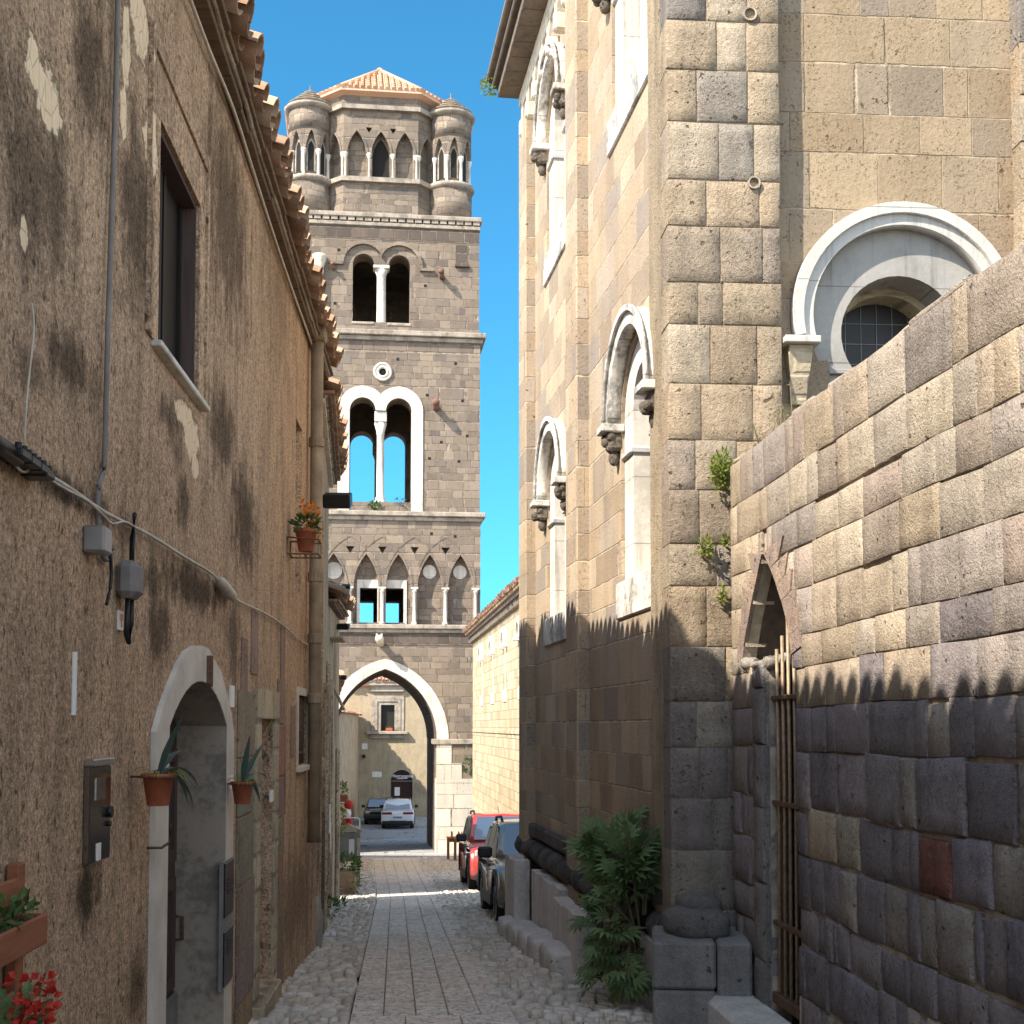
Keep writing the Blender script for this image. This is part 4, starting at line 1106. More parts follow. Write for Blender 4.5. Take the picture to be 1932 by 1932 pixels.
for name_i, TC in enumerate(((-3.05, 1.15), (3.05, 1.15), (-3.05, DEP-1.0), (3.05, DEP-1.0))):
    C3 = (TC[0], TC[1], 0)
    m = MB()
    m.lathe([(.93, OZ), (.93, 24.8)], C3, 32); m.lathe([(.70, 24.9), (.70, 27.7)], C3, 32); m.lathe([(.90, 27.0), (.90, 28.0)], C3, 32)
    bay_ring(m, .90, .70, 26.12, 26.95, 27.01, 8, .78, 0.12)
    tb = m.build('turret', M['tower'], T)
    m = MB(); m.lathe([(.93, 24.78), (1.04, 24.86), (1.04, 25.0), (.80, 25.02)], C3, 32)
    m.lathe([(.9, 27.97), (1.06, 28.06), (1.08, 28.16), (.95, 28.2)], C3, 32); m.build('turret_ring', M['cornice'], tb)
    m = MB(); pr = []
    for i in range(4):
        r = .98 - .23*i; z = 28.19 + .20*i
        pr += [(r-.12, z), (r, z+.12), (r-.02, z+.155), (r-.22, z+.2)]
    pr += [(.10, 29.05), (.03, 29.1), (.02, 29.3), (0, 29.3)]
    m.lathe(pr, C3, 24, smooth=False); m.build('turret_cap', M['capstone'], tb)
    m = MB()
    for k in range(8):
        a = 2*PI*(k+.5)/8 + .12; p = (TC[0]+.82*math.sin(a), TC[1]-.82*math.cos(a), 0)
        m.lathe([(.10, 24.98), (.07, 25.08), (.065, 25.9), (.12, 26.1), (.12, 26.17)], p, 8)
    m.build('turret_column', M['marble'], tb)
    m = MB(); mf = MB()
    for k in (0, 1, 7):
        m.M = Matrix.Translation(C3) @ Matrix.Rotation(2*PI*k/8+.12, 4, 'Z'); mf.M = m.M
        m.slab(pointed_open(0, .13, 25.25, 26.2, .35, 6), [], -.712, -.69)
        mf.band([(.2, 25.2)] + point_head(0, .2, 26.2, .45, 6) + [(-.2, 25.2)], [(.13, 25.25)] + point_head(0, .13, 26.2, .35, 6) + [(-.13, 25.25)], -.72, -.68)
    w_ = m.build('turret_window', M['void'], tb); mf.build('turret_window_frame', M['cornice'], tb)  # raised dark panels stand in for the unlit depth of open windows
# ------------------------------------------------------------------ right: cathedral side wall
FA = Frame(.24, 18.8, math.atan2(-.9905, .1377))
CA = on_frame('cathedral', 'tall church side of banded tan blocks with slim white marble windows and a buttress', 'church', FA)
UC = 8.41                                    # the corner where the buttress turns
def win_hole(c, zb, zs): return [(c-.74, zb), (c+.74, zb)] + circ(c, zs, .74, 0, PI, 14)
WIN = [(2.36, 3.0, 4.50), (6.77, 3.0, 4.50), (2.36, 7.80, 9.28), (6.42, 7.80, 9.28)]
m = MB(); m.slab([(0, -2.6), (UC-.16, -2.6), (UC-.16, 10.75), (0, 10.75)], [win_hole(*w) for w in WIN], 0, .7)
m.box(0, .6, .703, 9, -2.6, 10.6)
# pilaster strips
for u0, u1, z0 in ((-.02, .62, -2.4), (3.75, 4.42, -2.4)):
    m.box(u0, u1, -.14, .02, z0, 10.3, .015)
m.build('wall', M['facade'], CA)
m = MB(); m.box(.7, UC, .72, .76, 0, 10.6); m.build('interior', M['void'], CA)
for i, (c, zb, zs) in enumerate(WIN):
    m = MB()
    m.slab([(c-.735, zb), (c+.735, zb)] + circ(c, zs, .735, 0, PI, 14), [[(c-.36, zb+.02), (c+.36, zb+.02)] + circ(c, zs+.12, .36, 0, PI, 12)], .035, .50)
    wf = m.build('window', M['marble'], CA)
    m = MB(); m.slab([(c-.40, zb), (c+.40, zb)] + circ(c, zs+.12, .40, 0, PI, 12), [], .505, .52); m.build('pane', M['glass'], wf)
    m = MB(); m.box(c-.88, c+.88, -.03, .3, zb-.36, zb-.003, .012); m.build('sill', M['marble_dirty'], wf)
    m = MB()
    m.band(circ(c, zs+.06, .89, 0, PI, 22), circ(c, zs+.06, .74, 0, PI, 22), -.13, .04, smooth=True)
    m.band(circ(c, zs+.06, .915, 0, PI, 22), circ(c, zs+.06, .86, 0, PI, 22), -.165, -.128, smooth=True)
    for sg in (-1, 1):
        x = c + sg*.83
        m.box(x-.13, x+.13, -.20, .03, zs-.02, zs+.058, .01)
    m.build('hood', M['marble_dirty'], wf)
    m = MB(); rb = random.Random(i+4); m.col = (.17,.145,.12)
    for sg in (-1, 1):
        x = c + sg*.83
        m.box(x-.10, x+.10, -.12, .03, zs-.20, zs-.022, .03)
        for q in range(5): m.ball((x+rb.uniform(-.08, .08), -.11+rb.uniform(-.04, .03), zs-.10+rb.uniform(-.08, .05)), .055, .05, .05, 8, 5)
        m.ball((x, -.05, zs-.26), .06, .06, .08, 8, 5)
    m.build('corbel', M['darkstone'], wf)
    m = MB(); m.box(c-.74, c-.34, .0, .34, zs-.30, zs-.24, .01); m.box(c+.36, c+.74, .0, .34, zs-.30, zs-.24, .01); m.build('impost', M['marble_grey'], wf)
# corbel table and eaves
m = MB(); m.col = (.40,.32,.22)
n = 14
for k in range(n+1):
    u = .25 + (UC-.3)*k/n
    m.box(u-.07, u+.07, -.17, .0, 10.05, 10.30, .03)
for k in range(n):
    u = .25 + (UC-.3)*(k+.5)/n; h = (UC-.3)/n/2-.02
    m.band([(u+h+.05, 10.28), (u+h+.05, 10.62), (u-h-.05, 10.62), (u-h-.05, 10.28)], [(u+h-.05, 10.28), (u+h*.6, 10.46), (u-h*.6, 10.46), (u-h+.05, 10.28)], -.14, .0)
m.box(0, UC, -.14, .0, 10.6, 10.76)
m.build('corbel_table', M['palestone'], CA)
m = MB(); rb = random.Random(12)
for k in range(21):
    u0 = -.1 + (UC+.1)*k/21
    m.box(u0+.005, u0+(UC+.1)/21-.005, -.44, .1, 10.77, 10.90+rb.uniform(-.01, .01), .01)
m.box(-.16, UC, -.52, .1, 10.92, 11.02, .02); m.box(-.2, UC, -.60, .6, 11.03, 11.12, .02)
m.build('cornice', M['darkcornice'], CA)
m = MB(); m.box(-.9, .8, -.35, .9, 13.05, 13.16, .01); m.box(-.8, .9, -.2, .9, 12.9, 13.04, .01); m.box(.0, 6, .3, 8, 11.1, 13.0)
m.build('upper_eave', M['darkcornice'], CA)
m = MB(); m.poly([(-.2, -.5, 11.13), (UC, -.5, 11.13), (UC, .6, 11.4), (-.2, .6, 11.4)]); m.build('roof', M['tile'], CA)
# battered base mouldings of lava stone behind the marble slabs
m = MB(); rb = random.Random(31)
u = -.25
while u < UC-.6:
    w = rb.uniform(.55, .85); t = rb.uniform(.10, .15); m.col = (t*1.1, t*.97, t*.92)
    a = [(u+.012, -.26, -.62), (u+w-.012, -.26, -.62)]
    n = 8; pr = []
    for q in range(n+1):
        th = -.5*PI + PI*q/n
        pr.append((-.02 - .15*math.cos(th), -.46 + .15*math.sin(th)))
    gz = .60
    L = [m.vert((u+.012, y+rb.uniform(-.012, .012), z+gz-.22)) for y, z in pr]; R_ = [m.vert((u+w/2, y-.012+rb.uniform(-.02, .01), z+gz-.22)) for y, z in pr]; R2 = [m.vert((u+w-.012, y+rb.uniform(-.012, .012), z+gz-.22)) for y, z in pr]
    for q in range(n):
        m.face([L[q], R_[q], R_[q+1], L[q+1]], smooth=True); m.face([R_[q], R2[q], R2[q+1], R_[q+1]], smooth=True)
    m.face(L[::-1]); m.face(R2)
    m.box(u+.01, u+w-.01, -.06, .0, gz-2.6, gz-.84, .03)
    m.box(u+.01, u+w-.01, -.10, .0, gz-.50, gz-.32, .03)
    u += w
m.build('base_moulding', M['darkstone'], CA)

# ------------------------------------------------------------------ the buttress and the wall with the round window (same church)
BU = Frame(1.395, 10.5, .07)
m = MB(); BT = Matrix.Translation(FA.w(0, 0, 0)) @ Matrix.Rotation(FA.a, 4, 'Z')
toCA = BT.inverted() @ Matrix.Translation(BU.w(0, 0, 0)) @ Matrix.Rotation(BU.a, 4, 'Z')
tones_b = [(.36,.285,.20), (.40,.32,.225), (.32,.26,.195), (.275,.24,.20), (.385,.30,.21), (.31,.255,.205), (.245,.215,.19), (.38,.315,.235)]
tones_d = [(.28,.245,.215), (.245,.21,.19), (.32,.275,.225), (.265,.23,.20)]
def course_wall(m, u0, u1, z0, z1, hmin, hmax, wmin, wmax, bev, jit, rng, tones, depth=.012, skip=None, gap=.004, rnd_=0.0, yb=.12, y0=0.0, holes=0.0):
    z = z0
    while z < z1 - .02:
        h = rng.uniform(hmin, hmax)
        if z1 - z - h < hmin*.6: h = z1 - z
        u = u0
        while u < u1 - .01:
            w = rng.uniform(wmin, wmax)
            if u1 - u - w < wmin*.6: w = u1 - u
            spans = [(u, u+w)]
            if skip: spans = skip(u, u+w, z, z+h)
            for a, b in spans:
                if b - a < .05: continue
                t = rng.choice(tones) if not callable(tones) else tones(a, z, rng)
                k = rng.uniform(.86, 1.14); m.col = tuple(c*k for c in t)
                dd = rng.uniform(-depth, depth)
                if holes and rng.random() < holes: dd += rng.uniform(.004, .008); m.col = tuple(c*.8 for c in m.col)
                zt = z+h-gap - (rng.uniform(.0, .03) if holes and rng.random() < .35 else 0)
                m.stone(a+gap, b-gap, z+gap, zt, y0+dd, yb, bev, jit, rng, rnd_)
            u += w
        z += h
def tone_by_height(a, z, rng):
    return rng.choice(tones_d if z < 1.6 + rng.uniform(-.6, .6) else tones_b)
BW = .80
m = MB(); rb = random.Random(77); m.M = toCA
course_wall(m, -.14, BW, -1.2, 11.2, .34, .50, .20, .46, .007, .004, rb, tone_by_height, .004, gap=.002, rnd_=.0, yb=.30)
m.M = toCA; m.col = (.36,.29,.20); m.box(-.13, BW-.01, .010, .9, -1.4, 11.2)
m.col = (.42,.33,.21)
course_wall(m, 2.83, 3.9, 2.0, 11.2, .34, .52, .20, .44, .007, .004, rb, tones_b, .004, gap=.002, rnd_=.0, yb=.28)
m.box(2.86, 3.9, .04, .6, 2.0, 11.2)
m.build('buttress', M['buttress'], CA)
M['marble_band'] = marble('shaded_band_marble', (.34,.325,.30), .5, stain=(.22,.21,.195)); M['marble_rim'] = marble('pale_rim_marble', (.52,.50,.46), .4, stain=(.34,.32,.29))  # band darker than the rim: the hood's shade is in its colour
RC, RZ = 1.86, 4.98; RD = .17
m = MB(); m.M = toCA
hole = [(RC-.62, 2.0), (RC+.62, 2.0), (RC+.62, 4.62)] + circ(RC, RZ, .80, -.48, PI+.48, 26) + [(RC-.62, 4.62)]
m.slab(rect(BW-.1, 6.5, .5, 11.2), [hole], RD, RD+.7)
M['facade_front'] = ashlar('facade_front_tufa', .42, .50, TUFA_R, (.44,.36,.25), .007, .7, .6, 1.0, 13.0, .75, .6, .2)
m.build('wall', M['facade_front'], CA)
m = MB(); m.M = toCA
m.band(circ(RC, RZ, .95, -.20, PI+.20, 32), circ(RC, RZ, .86, -.20, PI+.20, 32), RD-.11, RD+.02, smooth=True)
m.band(circ(RC, RZ, .858, -.22, PI+.22, 32), circ(RC, RZ, .77, -.24, PI+.24, 32), RD-.07, RD+.06, smooth=True)
for sg in (-1, 1):
    m.box(RC+sg*.90-.15, RC+sg*.90+.15, RD-.22, RD+.03, RZ-.28, RZ-.22, .008)
rw = m.build('round_window', M['marble_rim'], CA)
m = MB(); m.M = toCA; m.slab([(RC-.62, 2.0), (RC+.62, 2.0)] + circ(RC, RZ, .795, -.48, PI+.48, 26), [[(RC-.40, 2.05), (RC+.40, 2.05)] + circ(RC, RZ-.12, .50, -.64, PI+.64, 24)], RD+.055, RD+.38)
m.box(RC-.66, RC-.36, RD+.01, RD+.2, RZ-.47, RZ-.43, .006); m.build('window_surround', M['marble_band'], rw)
m = MB(); m.M = toCA; m.band(circ(RC, RZ-.12, .503, -.64, PI+.64, 24), circ(RC, RZ-.12, .44, -.7, PI+.7, 24), RD+.381, RD+.72); m.box(RC-.55, RC-.36, RD+.4, RD+.72, 2, RZ-.42); m.box(RC+.36, RC+.55, RD+.4, RD+.72, 2, RZ-.42); m.build('window_reveal', M['rubble'], rw)
m = MB(); m.M = toCA; m.box(RC-.7, RC+.7, RD+.62, RD+.64, 2, RZ+.7); m.build('pane', M['glass'], rw)
m = MB(); m.M = toCA
for k in range(-3, 4): m.box(RC+k*.14-.002, RC+k*.14+.002, RD+.61, RD+.618, 2.5, RZ+.45)
for k in range(10): m.box(RC-.46, RC+.46, RD+.612, RD+.62, 3.5+k*.18-.002, 3.5+k*.18+.002)
m.build('wire_mesh', M['zinc'], rw)
m = MB(); m.M = toCA
for sg in (-1, 1):
    x = RC+sg*.90
    pts0 = [(x-.10, RD-.16), (x+.10, RD-.16), (x+.10, RD), (x-.10, RD)]
    lo = [m.vert((x+(a-x)*.6, RD+(b-RD)*.35, RZ-.75)) for a, b in pts0]; hi = [m.vert((a, b, RZ-.285)) for a, b in pts0]
    for q in range(4): m.face([lo[q], lo[(q+1) % 4], hi[(q+1) % 4], hi[q]])
    m.face(lo[::-1]); m.face(hi)
m.build('bracket', M['rubble'], rw)
# carved rings on the buttress
m = MB(); m.M = toCA
for (px, py, r) in ((1414, 28, .058), (1422, 346, .052)):
    u, z = BU.on(px, py); m.band(circ(u, z, r, 0, 2*PI, 18)[:-1], circ(u, z, r-.012, 0, 2*PI, 18)[:-1], -.024, .0, closed=True)
m.col = (.3,.24,.17); m.build('carved_ring', M['mortar'], CA)

# ------------------------------------------------------------------ precinct wall of irregular courses, with the gate
M['dark_reveal'] = plain('shaded_reveal', (.075,.055,.042), .95, var=.5, vs=7, bump=.6)  # dark colour puts the shade inside the gate opening onto its reveal
PWF = Frame(1.703, 10.6, math.atan2(-1, .095))
PW = on_frame('precinct_wall', 'long uneven wall of weathered grey and tan blocks with a barred pointed opening', 'wall', PWF)
G0, G1, GA, ZJ = 1.19, 1.87, 1.16, 2.08
def gate_span(z):
    """opening of the gate at height z: narrow barred slot below, broken pointed hole above"""
    if z < ZJ: return (G0, G1)
    if z > 2.86: return None
    k = (z-ZJ)/.78
    return (.58 + (GA-.58)*k**1.25, 1.80 - (1.80-GA)*k**1.6)
def skip(a, b, z0, z1):
    if z0 < ZJ < z1 and z1 - ZJ < .1: s0 = s1 = (G0, G1)
    else:
        s0 = gate_span(max(z0+.02, ZJ+.02) if z1 > ZJ + .1 else z0); s1 = gate_span(min(z1, 2.85))
    if s0 is None or z0 > 2.80: return [(a, b)]
    if s1 is None: s1 = s0
    l = s0[0]; r = s0[1]
    out = []
    if a < l: out.append((a, min(b, l)))
    if b > r: out.append((max(a, r), b))
    return out
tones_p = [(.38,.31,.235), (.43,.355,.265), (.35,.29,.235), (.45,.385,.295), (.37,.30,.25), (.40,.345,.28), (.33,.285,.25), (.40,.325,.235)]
tones_q = [(.28,.245,.235), (.235,.205,.205), (.32,.275,.235), (.25,.218,.215), (.34,.295,.245), (.29,.245,.235), (.21,.185,.185), (.26,.225,.235)]  # cooler, darker set: the lower wall's shade put into the block tones
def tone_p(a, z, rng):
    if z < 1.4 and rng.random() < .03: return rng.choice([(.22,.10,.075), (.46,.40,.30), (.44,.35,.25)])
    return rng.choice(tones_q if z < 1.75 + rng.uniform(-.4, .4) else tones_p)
m = MB(); rb = random.Random(21)
m.wave = lambda x, z: .010*math.sin(x*1.1+z*1.3) + .005*math.sin(x*3.1-z*1.7+1) + .004*math.sin(x*7.3+z*5)
z = -1.4
while z < 3.50:
    h = rb.uniform(.20, .40) if z < 2.2 else rb.uniform(.24, .34)
    if z + h > 3.42: h = 3.68 - z
    low = z < 1.3
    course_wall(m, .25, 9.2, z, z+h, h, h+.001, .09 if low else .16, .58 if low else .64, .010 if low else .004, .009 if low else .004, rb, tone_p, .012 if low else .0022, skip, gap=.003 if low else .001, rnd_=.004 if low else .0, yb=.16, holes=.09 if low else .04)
    z += h
TOPZ = z
u = .25
while u < 9.2:
    w = rb.uniform(.3, .8); t = rb.choice(tones_p); m.col = t
    m.stone(u, u+w, TOPZ-.02, TOPZ+rb.uniform(.0, .05), rb.uniform(.0, .03), .55, .02, .008, rb, .0); u += w
m.build('masonry', M['precinct'], PW)
m = MB()
def gl(n):
    L = []; R_ = []
    for i in range(n+1):
        zz = ZJ + .77*i/n; s_ = gate_span(zz+1e-4)
        L.append((s_[0], zz)); R_.append((s_[1], zz))
    return [(G0, -2), (G1, -2), (G1, ZJ-.001)] + R_ + L[::-1] + [(G0, ZJ-.001)]
m.slab([(.24, -2), (9.2, -2), (9.2, TOPZ-.01), (.24, TOPZ-.01)], [gl(10)], .022, .62)
m.build('core', M['mortar'], PW)
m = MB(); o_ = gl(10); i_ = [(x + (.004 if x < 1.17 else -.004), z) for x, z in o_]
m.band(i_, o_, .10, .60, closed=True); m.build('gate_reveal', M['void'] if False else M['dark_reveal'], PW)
m = MB(); rb = random.Random(5)
zz = -.9
while zz < 2.0:      # smooth upright jamb stones
    h = min(rb.uniform(.3, .55), 2.06-zz+.001); t = rb.uniform(.20, .26); m.col = (t, t*.92, t*.86)
    m.stone(G0-.26, G0-.004, zz, zz+h-.006, -.035, .3, .012, .006, rb); zz += h
n = 6
for i in range(n):   # reddish voussoirs round the broken head
    za = ZJ + .76*i/n; zb = ZJ + .76*(i+1)/n
    a = gate_span(za+1e-4); b = gate_span(zb)
    m.col = rb.choice([(.36,.27,.215), (.39,.295,.23), (.345,.265,.22)])
    P = [(a[1]+.004, za), (a[1]+.20, za+.04), (b[1]+.22+.05*i, zb+.06), (b[1]+.004, zb)]
    m.slab(P, [], -.012-.002*(i % 2), .2)
    m.col = tuple(c*.95 for c in m.col)
    P = [(a[0]-.004, za), (b[0]-.004, zb), (b[0]-.16-.04*i, zb+.05), (a[0]-.16, za+.03)]
    m.slab(P, [], -.010-.002*(i % 2), .2)
m.build('gate_arch', M['precinct'], PW)
m = MB(); rb = random.Random(15)
for k in range(26):
    t = rb.uniform(.26, .36); m.col = (t, t*.9, t*.78)
    m.ball((rb.uniform(.60, G0+.02), rb.uniform(.02, .45), ZJ-.02+rb.uniform(-.03, .03)), rb.uniform(.05, .11), rb.uniform(.05, .1), rb.uniform(.03, .06), 7, 5, .2, rb)
m.build('rubble_fill', M['precinct'], PW)
GT = on_frame('barred_gate', 'rusty iron grille of thin upright bars in the narrow pointed opening of the block wall', 'gate', PWF)
rb = random.Random(6)
for k in range(5):
    u = G0 + .09 + (G1-G0-.16)*k/4
    m = MB(); m.tube([(u, .05, -.26), (u+.004, .055, 1.2), (u, .05, 2.42 - .09*abs(k-2) - rb.uniform(0, .12))], .0125, 8)
    m.build('bar', M['ironlight'], GT)
for z in (.22, 1.06, 1.80):
    m = MB(); m.box(G0, G1, .03, .075, z-.016, z+.016, .004); m.build('rail', M['iron'], GT)
m = MB(); m.box(G0, G0+.05, .09, .16, -.30, 1.98, .004); m.build('post', M['iron'], GT)
m = MB(); m.box(G0-.0, G1, .02, .09, -.34, -.265, .006); m.build('bottom_rail', M['iron'], GT)
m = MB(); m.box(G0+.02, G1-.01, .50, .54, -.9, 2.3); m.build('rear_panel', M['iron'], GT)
TS = on_frame('threshold_block', 'pale marble threshold block jutting out under the iron grille', 'stone block', PWF)
m = MB(); rb = random.Random(8); m.col = (.62,.60,.56)
m.M = Matrix.Rotation(-PI/2, 4, 'X')
m.M = None
m.bbox(.66, 1.93, -.36, .02, -1.2, -.36, .05); m.build('threshold_block_stone', M['slabstone'], TS)
S2 = on_frame('marble_step', 'low white marble step at the foot of the threshold block', 'stone block', PWF)
m = MB(); m.col = (.60,.59,.56); m.bbox(.25, 1.9, -.62, -.37, -1.3, -.62, .03); m.build('step_stone', M['slabstone'], S2)
PD = thing('pedestal', 'square block pedestal of dark grey jointed stone at the foot of the buttress', 'pedestal', (1.43, 10.15, g(10.15)), -.10)
m = MB(); rb = random.Random(3)
for (x0, x1, z0, z1) in ((-.36, .10, .36, .70), (-.36, .10, -.1, .35), (.11, .36, -.1, .70)):
    t = rb.uniform(.22, .28); m.col = (t, t*.96, t*.92); m.bbox(x0, x1, -.42, .42, z0, z1, .02)
m.build('block', M['slabstone'], PD)
CB = thing('column_base', 'broken round lava column base lying on the grey pedestal', 'stone', (1.40, 10.1, g(10.15)+.70), .3)
m = MB(); m.col = (.20,.185,.175); m.rock((.03, .08, .08), .22, .27, .12, 3.2, .04, rb, 7); m.rock((.10, .18, .17), .15, .2, .12, 3.5, .05, rb, 6); m.build('base', M['darkstone'], CB)

# upright marble slabs and the kerb blocks in front of the church
def slabline(Y): return 2.57 - .139*Y
SL = [(18.1, 17.2, .80, .24, 'tall pale marble slab at the far end of the row, by the bronze car', .15), (16.98, 14.95, .84, .0, 'widest marble slab, second from the parked cars, with a clean upright face', -.04),
      (14.45, 13.0, .66, .0, 'short thick marble slab with a rough broken near end, third from the parked cars', .12), (12.75, 10.75, .62, .0, 'low marble slab half covered by the big leafy bush', -.08)]
rb = random.Random(14)
for (ya, yb_, h, lift, lab, out) in SL:
    o = thing('marble_slab', lab, 'stone slab', (slabline((ya+yb_)/2)-out, (ya+yb_)/2, g((ya+yb_)/2)+lift), math.atan2(-1, .139), 'upright marble slabs along the church foot')
    m = MB(); L = (ya-yb_)/2*1.008; t = rb.uniform(.58, .66); m.col = (t, t*.93, t*.85)
    nseg = 6; dth = .17 if L > .6 else .2
    top = []
    for i in range(nseg+1):
        top.append((-L + 2*L*i/nseg, h + rb.uniform(-.03, .02)))
    sl = g(yb_) - g(ya)
    pts = [(-L, -.3-lift), (L, -.3-lift)] + top[::-1]
    m.slab([(x, z) for x, z in pts], [], 0, dth)
    m.bbox(-L+.004, L-.004, .002, dth-.002, -.2-lift, .1, .01)
    m.build('slab', M['slabstone'], o)
KB = [(17.7, 16.9), (16.88, 15.9), (15.85, 15.2), (15.1, 14.3), (14.25, 13.3)]
for i, (ya, yb_) in enumerate(KB):
    yc = (ya+yb_)/2
    o = thing('kerb_block', ['rounded limestone kerb block at the far end, nearest the bronze car', 'long worn kerb block below the widest marble slab', 'lumpy kerb block in the middle of the row', 'pitted kerb block beside the short thick slab', 'pale tapering kerb block at the near end of the row'][i], 'kerb stone', (slabline(yc)-.16, yc, g(yc)), math.atan2(-1, .139), 'kerb blocks below the marble slabs')
    m = MB(); t = rb.uniform(.56, .66); m.col = (t, t*.94, t*.87)
    L = (ya-yb_)/2
    m.rock((0, .02, .10), L, .19, .17, 5, .045, rb, 7)
    m.build('stone', M['slabstone'], o)

# ------------------------------------------------------------------ the church wing beyond the cars
TRF = Frame(-1.58, 54, math.atan2(-1, .11))
TR = on_frame('church_wing', 'sunlit pale stone wing with four slim white windows and a corbelled eave', 'church wing', TRF)
wu = [3.95, 8.3, 12.45, 16.75]
m = MB(); m.slab([(-.3, -5), (19.5, -5), (19.5, 5.3), (-.3, 5.3)], [[(c-.40, 2.75), (c+.40, 2.75)] + circ(c, 4.15, .40, 0, PI, 10) for c in wu], 0, .6)
m.box(.0, 19.5, -.035, .0, 1.36, 1.48, .01); m.box(19.2, 19.5, .6, 8, -5, 5.3)
m.build('wall', M['wing'], TR)
for c in wu:
    m = MB(); m.slab([(c-.395, 2.75), (c+.395, 2.75)] + circ(c, 4.15, .395, 0, PI, 10), [[(c-.17, 2.78), (c+.17, 2.78)] + circ(c, 4.1, .17, 0, PI, 8)], .03, .35)
    wf = m.build('window', M['marble'], TR)
    m = MB(); m.box(c-.2, c+.2, .36, .38, 2.7, 4.4); m.build('pane', M['glass'], wf)
    m = MB(); m.box(c-.5, c+.5, -.03, .2, 2.36, 2.745, .01); m.build('sill', M['marble'], wf)
    m = MB(); m.band(circ(c, 4.15, .58, 0, PI, 14), circ(c, 4.15, .42, 0, PI, 14), -.12, .03); m.box(c-.66, c-.40, -.17, .03, 4.06, 4.145, .01); m.box(c+.40, c+.66, -.17, .03, 4.06, 4.145, .01); m.build('hood', M['marble'], wf)
m = MB()
for k in range(48):
    u = -.2 + 19.6*k/47; m.box(u-.07, u+.07, -.18, 0, 4.98, 5.2, .02)
m.box(-.3, 19.5, -.24, .0, 5.2, 5.32, .01); m.build('corbel_table', M['darkcornice'], TR)
m = MB(); m.box(-.3, 19.5, -.32, .5, 5.325, 5.42, .01); rr2 = random.Random(1)
coppi(m, -.3, 19.5, -.40, 5.40, .30, 2, rr2, .24, .10); m.poly([(-.3, -.3, 5.44), (19.5, -.3, 5.44), (19.5, 6, 7.3), (-.3, 6, 7.3)]); m.build('roof_tiles', M['tile'], TR)
m = MB(); u_, z_ = TRF.on(988, 1388, -.05); m.band(circ(u_, z_, .28, 0, 2*PI, 16)[:-1], circ(u_, z_, .26, 0, 2*PI, 16)[:-1], -.07, -.05, closed=True); m.build('iron_ring', M['iron'], TR)

# ------------------------------------------------------------------ the houses behind the archway
FB = Frame(at(712, 1500, 86)[0], 86, 0.0)
B = on_frame('corner_house', 'ochre rendered house behind the archway with a moulded stone window over a restaurant door', 'house', FB)
fz = -4.24
wx0, wz0 = FB.on(718.5, 1379); wx1, wz1 = FB.on(744.5, 1330)
dx0, dz0 = FB.on(736.5, 1500); dx1, dz1 = FB.on(778.5, 1452)
dc, dh = (dx0+dx1)/2, (dx1-dx0)/2
m = MB(); m.slab(rect(-12, 14, -6, FB.on(712, 1286)[1]), [rect(wx0, wx1, wz0, wz1), [(dc-dh, -6), (dc+dh, -6)] + circ(dc, dz1-dh, dh, 0, PI, 12)], 0, .5)
M['far_plaster'] = stucco('far_plaster', (.50,.41,.28), (.30,.24,.17), (.5,.4,.3), [(2,-2.6,2,.6,.6),(-3,-3,2,1.2,.8)], [], .5, .5); m.build('wall', M['far_plaster'], B)
fr_o, fr_t = FB.on(711, 1322); ez = FB.on(712, 1285)[1]
m = MB(); ww = .42
for i, (a, b, y) in enumerate(((.62, .42, -.07), (.41, .22, -.11), (.21, .0, -.05))):
    m.band([(wx1+a, wz0), (wx1+a, wz1+a), (wx0-a, wz1+a), (wx0-a, wz0)], [(wx1+b, wz0), (wx1+b, wz1+b), (wx0-b, wz1+b), (wx0-b, wz0)], y, .02)
m.box(wx0-.9, wx1+.9, -.45, 0, wz1+1.25, wz1+1.5, .03); m.box(wx0-.65, wx1+.65, -.25, 0, wz1+.85, wz1+1.24, .03)
m.box(wx0-.9, wx1+.9, -.40, 0, wz0-.22, wz0-.02, .03); m.box(wx0-.7, wx1+.7, -.22, 0, wz0-.5, wz0-.23, .04)
wf = m.build('window', M['cornice'], B)
m = MB(); m.box(wx0, wx1, .25, .27, wz0, wz1); m.build('pane', M['glass'], wf)
m = MB(); m.slab([(dc-dh+.02, fz), (dc+dh-.02, fz)] + circ(dc, dz1-dh, dh-.02, 0, PI, 12), [], .15, .2); dr = m.build('door', M['brown'], B)
m = MB(); m.slab(circ(dc, dz1-dh+.02, dh-.04, 0, PI, 14), [], .10, .149); sg = m.build('door_sign', M['black'], dr)
m = MB(); m.box(dc-dh+.02, dc+dh-.02, .09, .149, dz1-dh-.06, dz1-dh+.0); m.build('transom', M['zinc'], dr)
m = MB(); m.box(dc-.46, dc-.12, .12, .148, dz0-.05, dz0+.5); m.build('notice', M['whitepl'], dr)
def text(s, size, mat, parent, loc, rot=(PI/2, 0, 0), shear=0.0, ext=.004, name='lettering'):
    cu = bpy.data.curves.new(name, 'FONT'); cu.body = s; cu.size = size; cu.align_x = 'CENTER'; cu.align_y = 'CENTER'; cu.shear = shear; cu.extrude = ext; cu.offset = .004
    o = bpy.data.objects.new(name, cu); SC.collection.objects.link(o)
    dg = bpy.context.evaluated_depsgraph_get(); me = bpy.data.meshes.new_from_object(o.evaluated_get(dg))
    bpy.data.objects.remove(o); me.materials.clear(); me.materials.append(mat)
    q = bpy.data.objects.new(name, me); SC.collection.objects.link(q); q.parent = parent; q.location = loc; q.rotation_euler = rot
    return q
text('Mastrangelo', .27, M['whitepl'], sg, (dc, .09, dz1-dh+.30), shear=.25)
